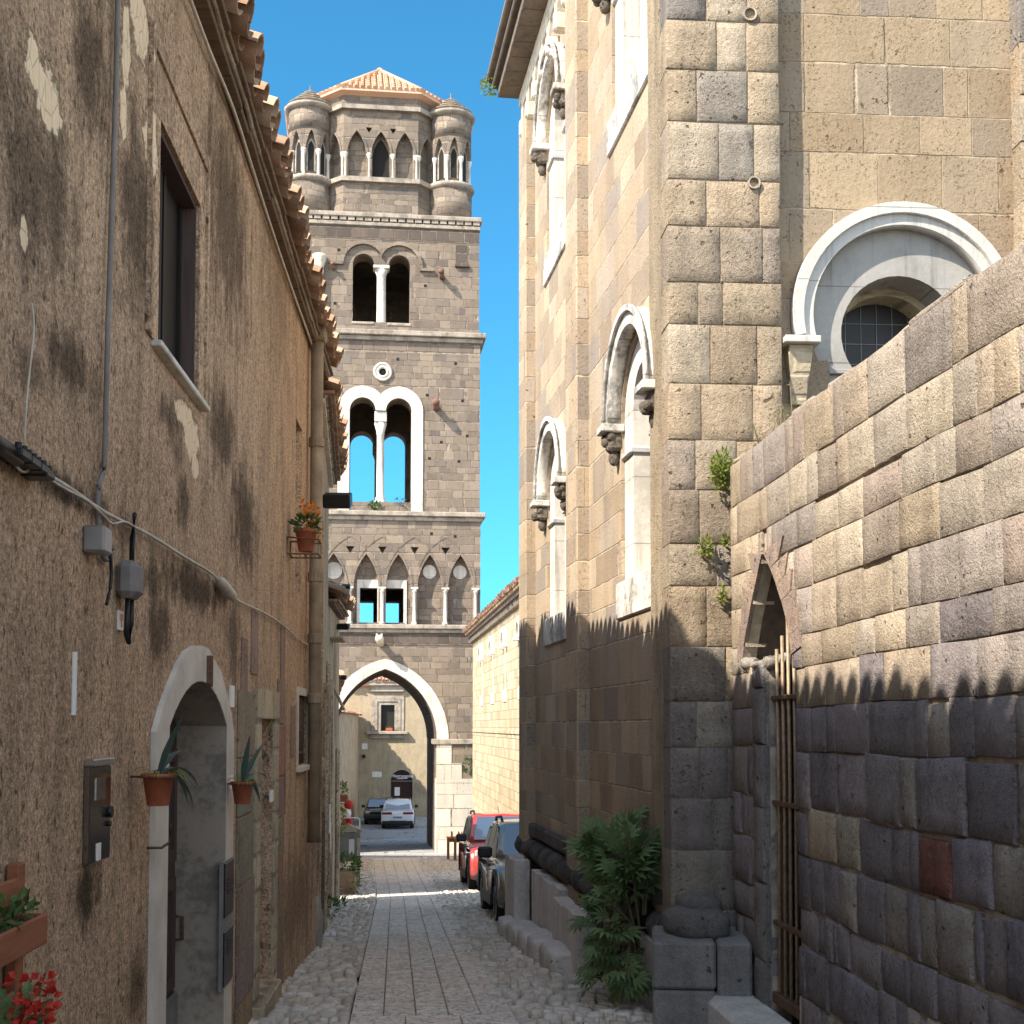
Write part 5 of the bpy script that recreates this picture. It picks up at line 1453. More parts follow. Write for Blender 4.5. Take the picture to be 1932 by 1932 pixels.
m = MB(); m.box(dc-.3, dc+.38, .092, .1, dz1-dh+.13, dz1-dh+.18); m.build('sign_line', M['whitepl'], sg)
m = MB(); m.box(dc-.45, dc+.1, .092, .1, dz1-dh+.06, dz1-dh+.10); m.build('sign_stripe', M['redpetal'], sg)
m = MB()
for (px, py, w, h) in ((711, 1461, .62, .36), (688, 1408, .36, .38), (777, 1465, .14, .14)):
    u, z = FB.on(px, py); m.box(u-w/2, u+w/2, -.03, 0, z-h/2, z+h/2, .01)
m.build('wall_plaque', M['whitepl'], B)
m = MB(); u, z = FB.on(687, 1427); m.box(u-.1, u+.1, -.2, 0, z-.1, z+.1); m.build('wall_box', M['black'], B)
m = MB(); coppi(m, -8, 8, -.55, ez-.05, .33, 2, rr2, .25, .11); m.poly([(-12, -.4, ez+.0), (14, -.4, ez+.0), (14, 6, ez+2.1), (-12, 6, ez+2.1)]); m.poly([(-12, -.4, ez-.03), (14, -.4, ez-.03), (14, .1, ez-.03), (-12, .1, ez-.03)]); m.box(-12, 14, -.25, 0, ez-.35, ez-.05, .02); m.build('roof_tiles', M['tile_new'], B)
u, z = FB.on(735, 1376)
pw_ = on_frame('window_box', 'small terracotta flower trough on the sill of the window above the restaurant', 'flower box', FB, u, -.15, wz0)
m = MB(); m.box(-.22, .22, -.12, .12, 0, .2, .02); m.build('trough', M['terracotta'], pw_)
m = MB(); rp = random.Random(2)
for k in range(30):
    p = Vector((rp.uniform(-.22, .22), rp.uniform(-.1, .1), rp.uniform(.16, .34))); a = rp.uniform(0, 6.28); d = Vector((math.cos(a), math.sin(a), .5))*.06; s_ = Vector((-math.sin(a), math.cos(a), 0))*.03
    m.col = (rp.random(),)*3; m.poly([p-s_, p+d-s_, p+d+s_, p+s_])
m.build('plants', M['leaf_g'], pw_)
# dark flank of the house left of the passage
LFB = on_frame('side_house', 'low plain plastered house in shade, seen through the tower archway', 'house', Frame(-8.75, 63.5, math.atan2(1, -.055)))
m = MB(); m.slab(rect(0, 22.4, -6, 2.3), [], 0, .5); m.box(0, .5, .5, 5, -6, 2.3); m.build('wall', M['stucco2'], LFB)
m = MB(); coppi(m, 0, 22.4, -.2, 2.3, .3, 2, rr2, .25, .11); m.poly([(0, -.1, 2.36), (22.4, -.1, 2.36), (22.4, 5, 3.9), (0, 5, 3.9)]); m.build('roof_tiles', M['tile'], LFB)
m = MB()
for (px, py) in ((671, 1418),):
    u, z = FB.on(px, py)
m.build('sign', M['whitepl'], LFB) if m.v else None
# ------------------------------------------------------------------ vehicles
def offset(pts, d):
    n = len(pts); out = []
    for i in range(n):
        a, b, c = pts[i-1], pts[i], pts[(i+1) % n]
        n1 = (-(b[1]-a[1]), b[0]-a[0]); n2 = (-(c[1]-b[1]), c[0]-b[0])
        l1 = math.hypot(*n1) or 1; l2 = math.hypot(*n2) or 1
        nx = n1[0]/l1 + n2[0]/l2; nz = n1[1]/l1 + n2[1]/l2; l = math.hypot(nx, nz) or 1
        out.append((b[0]+nx/l*d, b[1]+nz/l*d))
    return out
def inflate(m, pts, layers, fy):
    rings = []
    for y, ins in layers:
        rings.append([m.vert((x, fy(y, z), z)) for x, z in offset(pts, ins)])
    n = len(pts)
    for a, b in zip(rings, rings[1:]):
        for i in range(n):
            j = (i+1) % n; m.face([a[i], a[j], b[j], b[i]], smooth=True)
    tr = tessellate_polygon([[Vector((x, z, 0)) for x, z in pts]])
    for t in tr:
        m.face([rings[0][i] for i in t], smooth=True); m.face([rings[-1][i] for i in t][::-1], smooth=True)
def dense(pts, mx=.12):
    out = []
    n = len(pts)
    for i in range(n):
        a, b = pts[i], pts[(i+1) % n]; k = max(1, int(math.hypot(b[0]-a[0], b[1]-a[1])/mx))
        out += [(a[0]+(b[0]-a[0])*q/k, a[1]+(b[1]-a[1])*q/k) for q in range(k)]
    return out
def car(name, label, cat, loc, heading, L, Wd, H, wb, paintm, hood=1.0, boxy=0.0, rails=True, cladding=True):
    root = thing(name, label, cat, loc, math.atan2(heading[1], heading[0]))
    root.rotation_euler = (0, -math.atan2(g(loc[1]+.5*heading[1])-g(loc[1]-.5*heading[1]), 1.0), math.atan2(heading[1], heading[0]))
    h = L/2; R = .355; ax = wb/2; fx = ax + (.02 if boxy else .05)
    rx = -ax + .0; belt = H*.615; zs = .30
    arcs = lambda cx: [(cx + .42*math.cos(PI - PI*i/10), max(zs, .36 + .42*math.sin(PI*i/10))) for i in range(11)]
    wsb = fx - .52 + .18*(1-boxy)
    low = [(-h+.12, zs)] + arcs(rx) + arcs(fx) + [(h-.16, zs), (h-.02, .42), (h, .62), (h-.05, belt-.22), (h-.25*(1-.5*boxy), belt-.08), (h-.62, belt-.02), (wsb, belt+.04), (-h+.30, belt+.03), (-h+.08, belt-.02), (-h+.0, belt-.24), (-h+.03, .62), (-h, .5)]
    m = MB(); fy0 = lambda y, z: y*(1 - .05*max(0, (z-.7)/H) - .04*max(0, (.5-z)))
    w2 = Wd/2
    inflate(m, low, [(-w2, .05), (-w2+.03, .018), (-w2+.12, 0), (0, -.015), (w2-.12, 0), (w2-.03, .018), (w2, .05)], fy0)
    zr = H - .04; rr0 = -h + (.30 if boxy else .55)
    gh = [(-h+.12, belt-.02), (wsb+.05, belt+.0), (wsb-.62+.25*boxy, zr-.03), (wsb-1.15, zr+.03), (rr0+.5, zr+.03), (rr0, zr-.05)]
    tap = lambda y, z: y*(1 - .17*max(0, (z-belt))/(H-belt))
    inflate(m, dense(gh, .25), [(-w2+.06, .05), (-w2+.08, .02), (-w2+.16, 0), (0, -.03), (w2-.16, 0), (w2-.08, .02), (w2-.06, .05)], tap)
    m.build('body', paintm, root)
    # glazing
    m = MB(); e = .012
    for s in (-1, 1):
        yb = lambda z: s*(abs(tap(w2-.06, z))+e)
        a0 = [(wsb-.10, belt+.05), (wsb-.66+.22*boxy, zr-.10), (.10, zr-.06), (.10, belt+.05)]
        a1 = [(.02, belt+.05), (.02, zr-.06), (rr0+.75, zr-.07), (rr0+.62, belt+.05)]
        a2 = [(rr0+.54, belt+.05), (rr0+.66, zr-.08), (rr0+.24, zr-.12), (-h+.32, belt+.08)]
        for q in (a0, a1, a2): m.poly([(x, yb(z), z) for x, z in q])
    def pane(xa, za, xb, zb, ins, off):
        d = Vector((xb-xa, 0, zb-za)); nrm = Vector((d.z, 0, -d.x)).normalized()*off
        A = abs(tap(w2-ins, za)); Bq = abs(tap(w2-ins, zb))
        m.poly([(xa+nrm.x, -A, za+nrm.z), (xa+nrm.x, A, za+nrm.z), (xb+nrm.x, Bq, zb+nrm.z), (xb+nrm.x, -Bq, zb+nrm.z)])
    xa, za, xb, zb = wsb+.02, belt+.05, wsb-.59+.25*boxy, zr-.07
    pane(xa, za, xb, zb, .16, .04)
    pane(rr0+.04-.03, zr-.14, -h+.17, belt+.10, .20, .045)
    m.build('window', M['carglass'], root)
    if cladding:
        m = MB()
        for s in (-1, 1):
            m.box(rx+.40, fx-.40, s*w2-.03, s*w2+.012, zs-.02, zs+.17, .02)
            for cx in (rx, fx):
                o_ = [(cx+.49*math.cos(PI*i/12), .36+.49*math.sin(PI*i/12)) for i in range(13)]; i_ = [(cx+.41*math.cos(PI*i/12), .36+.41*math.sin(PI*i/12)) for i in range(13)]
                m.band(o_, i_, min(s*(w2-.09), s*(w2+.014)), max(s*(w2-.09), s*(w2+.014)))
        m.box(-h-.02, -h+.25, -w2+.06, w2-.06, zs-.02, .50, .05); m.box(h-.25, h+.015, -w2+.08, w2-.08, zs-.02, .46, .05)
        m.build('cladding', M['trim'], root)
    m = MB(); m.box(-h+.15, h-.2, -w2+.16, w2-.16, .2, .55); m.build('underbody', M['trim'], root)
    for s in (-1, 1):
        for cx in (rx, fx):
            m = MB(); m.M = Matrix.Translation((cx, s*(w2-.13), R)) @ Matrix.Rotation(-s*PI/2, 4, 'X')
            m.lathe([(.22, -.12), (.32, -.115), (R-.005, -.08), (R, 0), (R-.005, .085), (.32, .115), (.235, .12)], (0, 0, 0), 28)
            wh = m.build('wheel', M['tyre'], root)
            m = MB(); m.M = Matrix.Translation((cx, s*(w2-.13), R)) @ Matrix.Rotation(-s*PI/2, 4, 'X')
            m.lathe([(.245, .118), (.225, .125), (.215, .07), (.20, .06)], (0, 0, 0), 28); m.lathe([(.06, .10), (.055, .115), (0, .118)], (0, 0, 0), 12)
            for k in range(5):
                a = 2*PI*k/5
                for da in (-.13, .13):
                    p0 = Vector((.05*math.cos(a), .05*math.sin(a), .10)); p1 = Vector((.225*math.cos(a+da), .225*math.sin(a+da), .112))
                    m.tube([p0, p1], .014, 6)
            m.build('rim', M['rim'], wh)
            m = MB(); m.M = Matrix.Translation((cx, s*(w2-.13), R)) @ Matrix.Rotation(-s*PI/2, 4, 'X'); m.lathe([(.23, .055), (0, .056)], (0, 0, 0), 20); m.build('brake_disc', M['trim'], wh)
        m = MB(); m.bbox(wsb-.34, wsb-.18, min(s*(w2-.02), s*(w2+.2)), max(s*(w2-.02), s*(w2+.2)), belt+.03, belt+.2, .03); m.build('wing_mirror', M['trim'], root)
        m = MB(); m.bbox(h-.22, h-.02, min(s*(w2-.5), s*(w2-.1)), max(s*(w2-.5), s*(w2-.1)), belt-.27, belt-.12, .03); m.build('headlight', M['lampclear'], root)
        m = MB(); m.bbox(-h-.015, -h+.16, min(s*(w2-.62), s*(w2-.045)), max(s*(w2-.62), s*(w2-.045)), belt-.17, belt-.04, .03); m.build('tail_light', M['lampred'], root)
        if rails:
            m = MB(); yy = s*abs(tap(w2-.14, zr)); m.tube([(rr0+.25, yy, zr-.01), (rr0+.38, yy, zr+.08), (wsb-1.3, yy, zr+.09), (wsb-1.05, yy, zr-.0)], .022, 6); m.build('roof_rail', M['trim'], root)
    m = MB(); m.box(h-.03, h+.012, -w2+.35, w2-.35, belt-.32, belt-.14, .02); m.build('grille', M['trim'], root)
    m = MB(); m.box(-h-.03, -h+.04, -.26, .26, .62, .74, .004); m.build('number_plate', M['plate'], root)
    m = MB()
    for k in range(7):
        if k == 2 or k == 5: continue
        m.box(-h-.034, -h-.029, -.2+.058*k, -.2+.058*k+.036, .65, .71)
    m.build('plate_mark', M['trim'], root)
    m = MB(); m.box(-h-.012, -h+.05, -.5, .5, zs+.16, zs+.20); m.tube([(rr0+.55, 0, zr), (rr0+.42, 0, zr+.2)], .008, 5); m.build('aerial', M['trim'], root)
    for s in (-1, 1):
        m = MB()
        for dx in (-.08, -.98): m.box(wsb-.4+dx-.3, wsb-.4+dx-.16, min(s*w2*.985, s*(w2+.018)), max(s*w2*.985, s*(w2+.018)), belt-.12, belt-.09, .006)
        m.build('door_handle', M['trim'], root)
    return root
M['bronze'] = paint('bronze_paint', (.25,.205,.155), .3, .55, 1.0)
M['redpaint'] = paint('red_paint', (.50,.022,.014), .3, .0, 1.0, .2)
M['whitepaint'] = paint('white_paint', (.72,.73,.75), .3, .0, 1.0, .08)
M['blackpaint'] = paint('black_paint', (.02,.021,.025), .25, .1, 1.0, .1)
car('bronze_car', 'bronze brown crossover parked nose first at the far end of the marble slabs', 'car', (.50, 21.25, g(21.25)-.05), (.10, -1), 4.15, 1.80, 1.58, 2.6, M['bronze'])
car('red_car', 'boxy red off-roader parked behind the bronze car', 'car', (-.18, 29.8, g(29.8)-.05), (.10, -1), 4.23, 1.80, 1.70, 2.57, M['redpaint'], boxy=.8)
car('white_car', 'white crossover seen from behind beyond the archway', 'car', (-6.62, 77.4, g(77.4)), (-.06, 1), 4.48, 1.86, 1.65, 2.67, M['whitepaint'], rails=True)
car('black_car', 'black hatchback parked nose first beside the white car', 'car', (-8.0, 80.5, g(80.5)), (.04, -1), 4.0, 1.75, 1.50, 2.5, M['blackpaint'], rails=False, cladding=False)

# ------------------------------------------------------------------ wooden tables stacked by the tower pier
for i, (dx, dy, lab) in enumerate(((0, 0, 'orange brown wooden table standing closest to the tower pier'), (.28, -.75, 'middle one of the wooden tables standing by the red car'), (.55, -1.5, 'wooden table standing against the red car, half hidden by it'))):
    x, y = -1.95+dx, 47.0+dy
    t = thing('wooden_table', lab, 'table', (x, y, g(y)), math.atan2(-1, .1), 'wooden tables by the church wing')
    m = MB(); m.box(-.36, .36, -.36, .36, .78, .82, .008); m.box(-.32, .32, -.32, .32, .68, .779); m.build('table_top', M['tablewood'], t)
    for sx in (-1, 1):
        for sy in (-1, 1):
            m = MB(); m.box(sx*.31-.03, sx*.31+.03, sy*.31-.03, sy*.31+.03, 0, .78, .006); m.build('leg', M['tablewood'], t)
    m = MB()
    for sx in (-1, 1): m.box(sx*.24-.02, sx*.24+.02, -.2, -.16, .822, 1.02); m.box(sx*.24-.02, sx*.24+.02, .16, .2, .822, 1.0)
    m.box(-.26, .26, -.03, .03, .822, .86); m.build('folded_leg', M['tablewood'], t)

# ------------------------------------------------------------------ things fixed to the stucco house
def wire(name, label, cat, pts, r, mat, y=-.03, fr=LH, n=6, smoothing=3, extra=None):
    P = []
    for p in pts:
        yy = p[2] if len(p) > 2 else y
        u, z = fr.on(p[0], p[1], yy); P.append(Vector((u, yy, z)))
    Q = []
    for i in range(len(P)-1):
        p0, p1, p2, p3 = P[max(i-1, 0)], P[i], P[i+1], P[min(i+2, len(P)-1)]
        for k in range(smoothing):
            t = k/smoothing
            Q.append(.5*((2*p1) + (p2-p0)*t + (2*p0-5*p1+4*p2-p3)*t*t + (3*p1-p0-3*p2+p3)*t**3))
    Q.append(P[-1])
    o = on_frame(name, label, cat, fr)
    m = MB(); m.tube(Q, r, n); m.build(name+'_run', mat, o)
    if extra:
        for nm, bm, mt in extra: bm.build(nm, mt, o)
    return o
def lh(x, y, d=0.0): return LH.on(x, y, d)
cl = MB(); rb = random.Random(2)
cable_pts = [(-15, 845), (30, 862), (75, 888), (130, 920), (200, 968), (280, 1008), (350, 1052), (400, 1082), (425, 1112), (452, 1135), (500, 1157), (535, 1180), (560, 1203), (590, 1222), (612, 1229)]
m1 = MB(); u0, z0 = lh(413, 1090, -.05); u1, z1 = lh(442, 1132, -.05); m1.tube([(u0, -.05, z0), (u0+.1, -.05, z0-.02), (u1-.1, -.05, z1+.02), (u1, -.05, z1)], [.012, .035, .035, .014], 10)
m2 = MB()
for px, py in ((28, 858), (47, 872), (65, 885), (75, 895)):
    u, z = lh(px, py, -.05); m2.box(u-.05, u+.05, -.09, 0, z-.015, z+.015, .006)
    for dd in (-.03, .03): m2.tube([(u+dd, -.07, z), (u+dd, -.07, z+.035)], .012, 6)
u, z = lh(8, 852, -.04); m2.tube([(u-.3, -.03, z+.02), (u+.1, -.05, z)], .03, 8)
wire('wall_cable', 'pale twisted cable sagging across the stucco house from the black clamps to the drainpipe', 'cable', cable_pts, .0085, M['cable'], extra=[('splice_sleeve', m1, M['cable']), ('cable_clamp', m2, M['black'])])
wire('thin_cable', 'thin second wire looping along the pale cable on the stucco wall', 'cable', [(20, 862), (35, 885), (48, 890), (62, 880), (75, 888), (95, 905), (130, 926), (165, 945), (195, 972), (212, 988), (235, 984), (255, 995)], .005, M['cable'], -.045)
wire('hanging_wire', 'hair thin pale wire hanging down the stucco wall to the black cable clamps', 'cable', [(60, 572), (64, 620), (58, 680), (50, 760), (46, 840)], .004, M['cable'], -.02)
wire('conduit', 'grey plastic conduit running down the stucco wall and hooking up into a small box', 'conduit', [(224, -60), (222, 0), (219, 150), (213, 330), (208, 480), (203, 640), (199, 800), (196, 880), (187, 915), (184, 960), (188, 1015), (192, 1045), (200, 1056), (209, 1050), (212, 1030)], .0115, M['greypvc'], -.025)
wire('eave_wire', 'white wire fixed along the top of the stucco wall just under the eave', 'cable', [(352, -20), (395, 95), (440, 205), (480, 330), (520, 455), (556, 560), (585, 640), (592, 668)], .012, M['cable'], -.04)
wire('drop_cable', 'black cable drooping from the small boxes on the stucco wall', 'cable', [(208, 1045), (210, 1085), (206, 1120), (201, 1140)], .008, M['black'], -.04)
def wallbox(name, label, cat, px, py, w, h, d, mat, bev=.01, extra=None, fr=LH):
    u, z = fr.on(px, py, -d); o = on_frame(name, label, cat, fr, u, 0, z)
    m = MB(); m.box(-w/2, w/2, -d, 0, -h/2, h/2, bev); m.build('case', mat, o)
    return o
wallbox('junction_box', 'small grey junction box on the stucco wall beside the conduit hook', 'box', 205, 1020, .13, .11, .09, M['zinc'])
jb = wallbox('meter_box', 'dark grey rounded cable box with a loop of black wire hanging under it', 'box', 266, 1095, .17, .17, .10, M['greypvc'], .03)
m = MB(); m.tube([(.03, -.05, .08), (.04, -.05, .2), (.12, -.04, .32)], .012, 6); m.tube([(-.03, -.05, -.08), (-.05, -.05, -.25), (.0, -.05, -.28), (.04, -.05, -.2), (.04, -.05, -.08)], .012, 6); m.build('cable_loop', M['black'], jb)
nt = wallbox('house_number', 'small cream tile with a yellow mark on the stucco wall above the arched door', 'house number', 229, 1171, .085, .09, .012, M['whitepl'], .003)
m = MB(); m.box(-.02, -.006, -.0145, -.012, -.0, .03); m.box(.006, .02, -.0145, -.012, 0, .03); m.box(-.006, .006, -.0145, -.012, -.03, .0); m.build('number_mark', M['orange'], nt)
wallbox('white_strip', 'narrow white strip fixed upright on the stucco wall above the letterbox', 'plate', 143, 1290, .035, .25, .012, M['whitepl'], .002)
wallbox('white_plate', 'bright white upright plate at the shoulder of the white door arch', 'plate', 440, 1314, .13, .15, .02, M['whitepl'], .002)
wallbox('bell_plate', 'small white bell push between the arched door and the agave pot', 'bell', 437, 1475, .16, .10, .03, M['whitepl'], .004)
wallbox('bell_plate', 'small white tag beside the narrow side doorway', 'plate', 514, 1502, .22, .10, .015, M['whitepl'], .002)
mb_ = wallbox('letterbox', 'shiny brown steel letterbox with a round lock set in the stucco wall', 'letterbox', 190, 1535, .34, .40, .03, M['mirror'], .006)
m = MB(); m.box(-.09, .06, -.034, -.03, .06, .15); m.box(-.17, .17, -.045, -.0, .2, .23, .005); m.build('flap', M['steel'], mb_)
m = MB(); m.tube([(.12, -.03, .0), (.12, -.05, .0)], .025, 8); m.tube([(.12, -.03, -.05), (.12, -.045, -.05)], .012, 8); m.build('lock', M['black'], mb_)
m = MB(); m.box(-.06, .0, -.034, -.03, -.19, -.12); m.build('sticker', M['whitepl'], mb_)
ut = wallbox('meter_cupboard', 'dark grey metal meter cupboard with vented doors on the jamb of the arched door', 'cupboard', 430, 1740, .42, .85, .03, M['zinc'], .004)
m = MB()
for z0 in (.05, -.40):
    m.box(-.19, .19, -.038, -.03, z0, z0+.36, .004)
for k in range(5): m.box(-.08, .12, -.043, -.038, .2+k*.022, .21+k*.022); m.box(-.08, .12, -.043, -.038, -.2+k*.022, -.19+k*.022)
m.build('cupboard_door', M['blackmetal'], ut)
hk = on_frame('iron_hook', 'rusty bent iron hook on the door jamb below the bigger agave pot', 'hook', LH, *[lh(272, 1597)[0], 0, lh(272, 1597)[1]])
m = MB(); m.tube([(-.08, -.03, 0), (-.08, -.10, 0), (.12, -.10, .01), (.13, -.10, .1)], .007, 6); m.build('rod', M['iron'], hk)
kr = on_frame('iron_bracket', 'short dark iron clip on the crown of the white door arch', 'bracket', LH, *[lh(382, 1262)[0], 0, lh(382, 1262)[1]])
m = MB(); m.box(-.03, -.012, -.06, -.03, -.10, .08); m.box(.012, .03, -.06, -.03, -.10, .08); m.box(-.03, .03, -.06, -.03, -.11, -.09); m.build('clip', M['iron'], kr)
# drainpipe
up, zp = lh(597, 668, -.09)
dp = on_frame('drainpipe', 'stout painted drainpipe running down where the stucco and ochre houses meet', 'drainpipe', LH, up, -.10, 0)
m = MB(); m.tube([(0, 0, 5.85), (0, 0, 3.2), (.0, .0, .35)], .068, 14); m.build('pipe', M['pipe'], dp)
m = MB(); m.box(-.11, .11, -.10, .10, 5.82, 6.0, .02); m.build('hopper', M['pipe'], dp)
for z in (4.70, 3.22, 2.55, 1.9): m = MB(); m.lathe([(.07, z-.055), (.084, z-.05), (.084, z+.05), (.07, z+.055)], (0, 0, 0), 14, smooth=False); m.build('collar', M['pipe'], dp)

def potted(name, label, fr, px, py, d, r, h, rack=False):
    u, z = fr.on(px, py, d); o = on_frame(name, label, 'plant pot', fr, u, d, z)
    m = MB(); m.lathe([(r*.62, 0), (r*.66, .005), (r*.93, h*.86), (r*1.06, h*.87), (r*1.06, h), (r*.93, h), (r*.9, h*.93), (0, h*.93)], (0, 0, 0), 18); m.build('pot', M['terracotta'], o)
    m = MB(); m.lathe([(r*.9, h*.94), (0, h*.95)], (0, 0, 0), 14); m.build('soil', M['soil'], o)
    return o
def blade(m, p, d, L, w, droop, n=6, fold=.25):
    d = Vector(d).normalized(); side = d.cross(Vector((0, 0, 1))).normalized()
    prev = None; pos = Vector(p); dirv = d.copy()
    for i in range(n+1):
        t = i/n; ww = w*(1 - t**2.2)*(.6 + .8*min(1, t*3)) * .75
        up = side.cross(dirv).normalized()
        row = [m.vert(pos - side*ww + up*ww*fold), m.vert(pos), m.vert(pos + side*ww + up*ww*fold)]
        if prev:
            m.face([prev[0], prev[1], row[1], row[0]], smooth=True); m.face([prev[1], prev[2], row[2], row[1]], smooth=True)
        prev = row; pos = pos + dirv*(L/n); dirv = (dirv + Vector((0, 0, -droop/n))).normalized()
rb = random.Random(44)
for (px, py, lab, specs) in ((298, 1520, 'bigger terracotta wall pot with a drooping grey green agave, beside the letterbox', [(.2,-.3,1,.20,.2),(.9,-.3,.9,.20,.9),(1,-.5,.5,.24,1.6),(1,-.2,.35,.30,1.9),(.1,-1,.2,.17,2.2),(-.3,-.4,1,.24,.3),(.6,-.7,.1,.18,2.4)]),
                            (457, 1517, 'smaller terracotta wall pot with thin agave, between the arched and the narrow doorway', [(-.5,-.2,1,.26,.2),(1,-.3,1,.30,.3),(.8,-.4,.6,.22,1.3),(0,-1,.2,.16,2.2),(1,-.2,.2,.3,1.6)])):
    o = potted('agave_pot', lab, LH, px, py, -.13, .076, .15)
    m = MB()
    for (a, b, c, L, dr) in specs: m.col = (rb.random(),)*3; blade(m, (0, 0, .14), (a, b, c), L*1.45, .024, dr)
    m.build('agave', M['agave'], o)
    m = MB()
    for k in range(16):
        a = rb.uniform(0, 6.28); m.col = (rb.random(),)*3; blade(m, (math.cos(a)*.05, math.sin(a)*.05-.02, .15), (math.cos(a), math.sin(a)-.3, .8), rb.uniform(.08, .15), .006, 2.6)
    m.build('spider_plant', M['leaf_y'], o)
    m = MB(); m.lathe([(.088, .13), (.092, .13), (.092, .14), (.088, .14)], (0, 0, 0), 16); m.tube([(0, .085, .135), (0, .13, .135)], .006, 5); m.build('ring_holder', M['iron'], o)

def leaf_quad(m, p, d, L, w, rng, curl=.3):
    d = d.normalized(); s = d.cross(Vector((rng.uniform(-1, 1), rng.uniform(-1, 1), rng.uniform(.2, 1)))).normalized(); n = s.cross(d)
    m.col = (rng.random(),)*3
    a = p; b = p + d*L*.5 + s*w + n*L*.08; c = p + d*L - n*L*curl*.4; e = p + d*L*.5 - s*w + n*L*.08; mid = p + d*L*.55
    m.poly([a, b, c, mid]); m.poly([a, mid, c, e])
def clump(m, c, r, n, L, w, rng, up=.4, shell=.5):
    for _ in range(n):
        v = Vector((rng.gauss(0, 1), rng.gauss(0, 1), rng.gauss(0, 1))).normalized()
        q = rng.uniform(shell, 1)
        p = Vector(c) + Vector((v.x*r[0], v.y*r[1], v.z*r[2]))*q
        d = v + Vector((rng.uniform(-.7, .7), rng.uniform(-.7, .7), up+rng.uniform(-.6, .6)))
        leaf_quad(m, p, d, L*rng.uniform(.6, 1.3), w*rng.uniform(.7, 1.2), rng)
fp = potted('flower_pot', 'terracotta pot of orange flowers in a dark wall rack beside the drainpipe', LH, 577, 1041, -.17, .105, .21)
m = MB(); clump(m, (0, 0, .26), (.13, .13, .09), 170, .06, .018, rb); m.build('foliage', M['leaf_g'], fp)
m = MB()
for (cx, cy, cz, r_, n) in ((.10, -.05, .34, .075, 60), (.12, -.03, .24, .065, 50), (-.16, .0, .40, .055, 34), (.02, -.02, .40, .05, 30), (.15, -.06, .44, .05, 30), (.12, -.08, .16, .045, 26)):
    clump(m, (cx, cy, cz), (r_, r_, r_), n, .035, .016, rb, .2, .3)
m.build('flowers', M['orange'], fp)
m = MB()
for sx in (-.15, .15):
    m.tube([(sx, .16, .12), (sx, .16, -.04), (sx, -.13, -.04), (sx, -.13, .10), (sx, .16, .12)], .008, 5)
for yy, zz in ((-.13, -.04), (-.13, .10), (.0, -.04), (.14, -.04)): m.tube([(-.15, yy, zz), (.15, yy, zz)], .008, 5)
m.build('rack', M['iron'], fp)

# red brown pallet planter at the lower left
pu, pz = lh(82, 1722, -.135)
pl = on_frame('wooden_planter', 'red brown wooden wall planter with a trough of green plants', 'planter', LH, pu, 0, pz)
m = MB()
for x in (.045, -.85): m.box(x-.035, x+.035, -.05, -.006, -.80, .16, .006)
m.build('post', M['planterwood'], pl)
m = MB()
for z in (.03, -.12, -.34, -.52, -.70): m.box(-1.1, .005, -.050, -.030, z, z+.085, .006)
m.build('slat', M['planterwood'], pl)
m = MB(); m.box(-1.1, -.0, -.15, -.132, -.10, .0, .005); m.box(-.018, .0, -.131, -.052, -.10, .0, .004); m.box(-1.1, -.019, -.131, -.052, -.095, -.08); m.build('trough', M['planterwood'], pl)
m = MB(); m.box(-1.09, -.022, -.130, -.053, -.04, -.02); m.build('soil', M['soil'], pl)
m = MB()
for k in range(9): clump(m, (-.07-.11*k, -.09, .015), (.07, .045, .05), 24, .045, .013, rb, .5, .2)
m.build('plants', M['leaf_g'], pl)
rf_u, rf_z = lh(35, 1915, -.2)
rf = on_frame('red_flowers', 'clump of red flowers with dark leaves below the wooden planter', 'flowers', LH, rf_u, -.2, rf_z)
m = MB(); m.box(-.5, .14, -.11, .11, -.32, -.12, .01); m.build('trough', M['planterwood'], rf)
m = MB(); clump(m, (-.1, 0, -.05), (.26, .13, .12), 230, .05, .016, rb); m.build('foliage', M['leaf'], rf)
m = MB()
for k in range(11): clump(m, (rb.uniform(-.3, .13), rb.uniform(-.12, .02), rb.uniform(.0, .10)), (.024, .024, .02), 12, .026, .013, rb, .3, .2)
m.build('flowers', M['redpetal'], rf)

# guard stone and weeds along the foot of the left houses
gs = gr(600, 1790); gso = thing('guard_stone', 'pale worn guard stone leaning at the foot of the ochre house', 'stone', (gs.x-.12, gs.y, g(gs.y)), 1.6)
m = MB(); m.col = (.42,.39,.34); m.rock((0, 0, .22), .22, .17, .42, 2.8, .06, random.Random(4), 6); m.build('boulder', M['slabstone'], gso)
for i, (px, py, n, rx, rz_, lab, mt) in enumerate(((622, 1735, 120, .16, .22, 'low green weeds at the wall foot beyond the guard stone', 'leaf_g'), (640, 1712, 60, .10, .10, 'small tuft of weeds at the corner where the sun strip starts', 'leaf_g'))):
    p = gr(px, py); o = thing('weeds', lab, 'weeds', (p.x, p.y, g(p.y)))
    m = MB(); clump(m, (0, 0, rz_*.7), (rx, rx*2.2, rz_), n, .09, .02, rb, .7); m.build('leaves', M[mt], o)

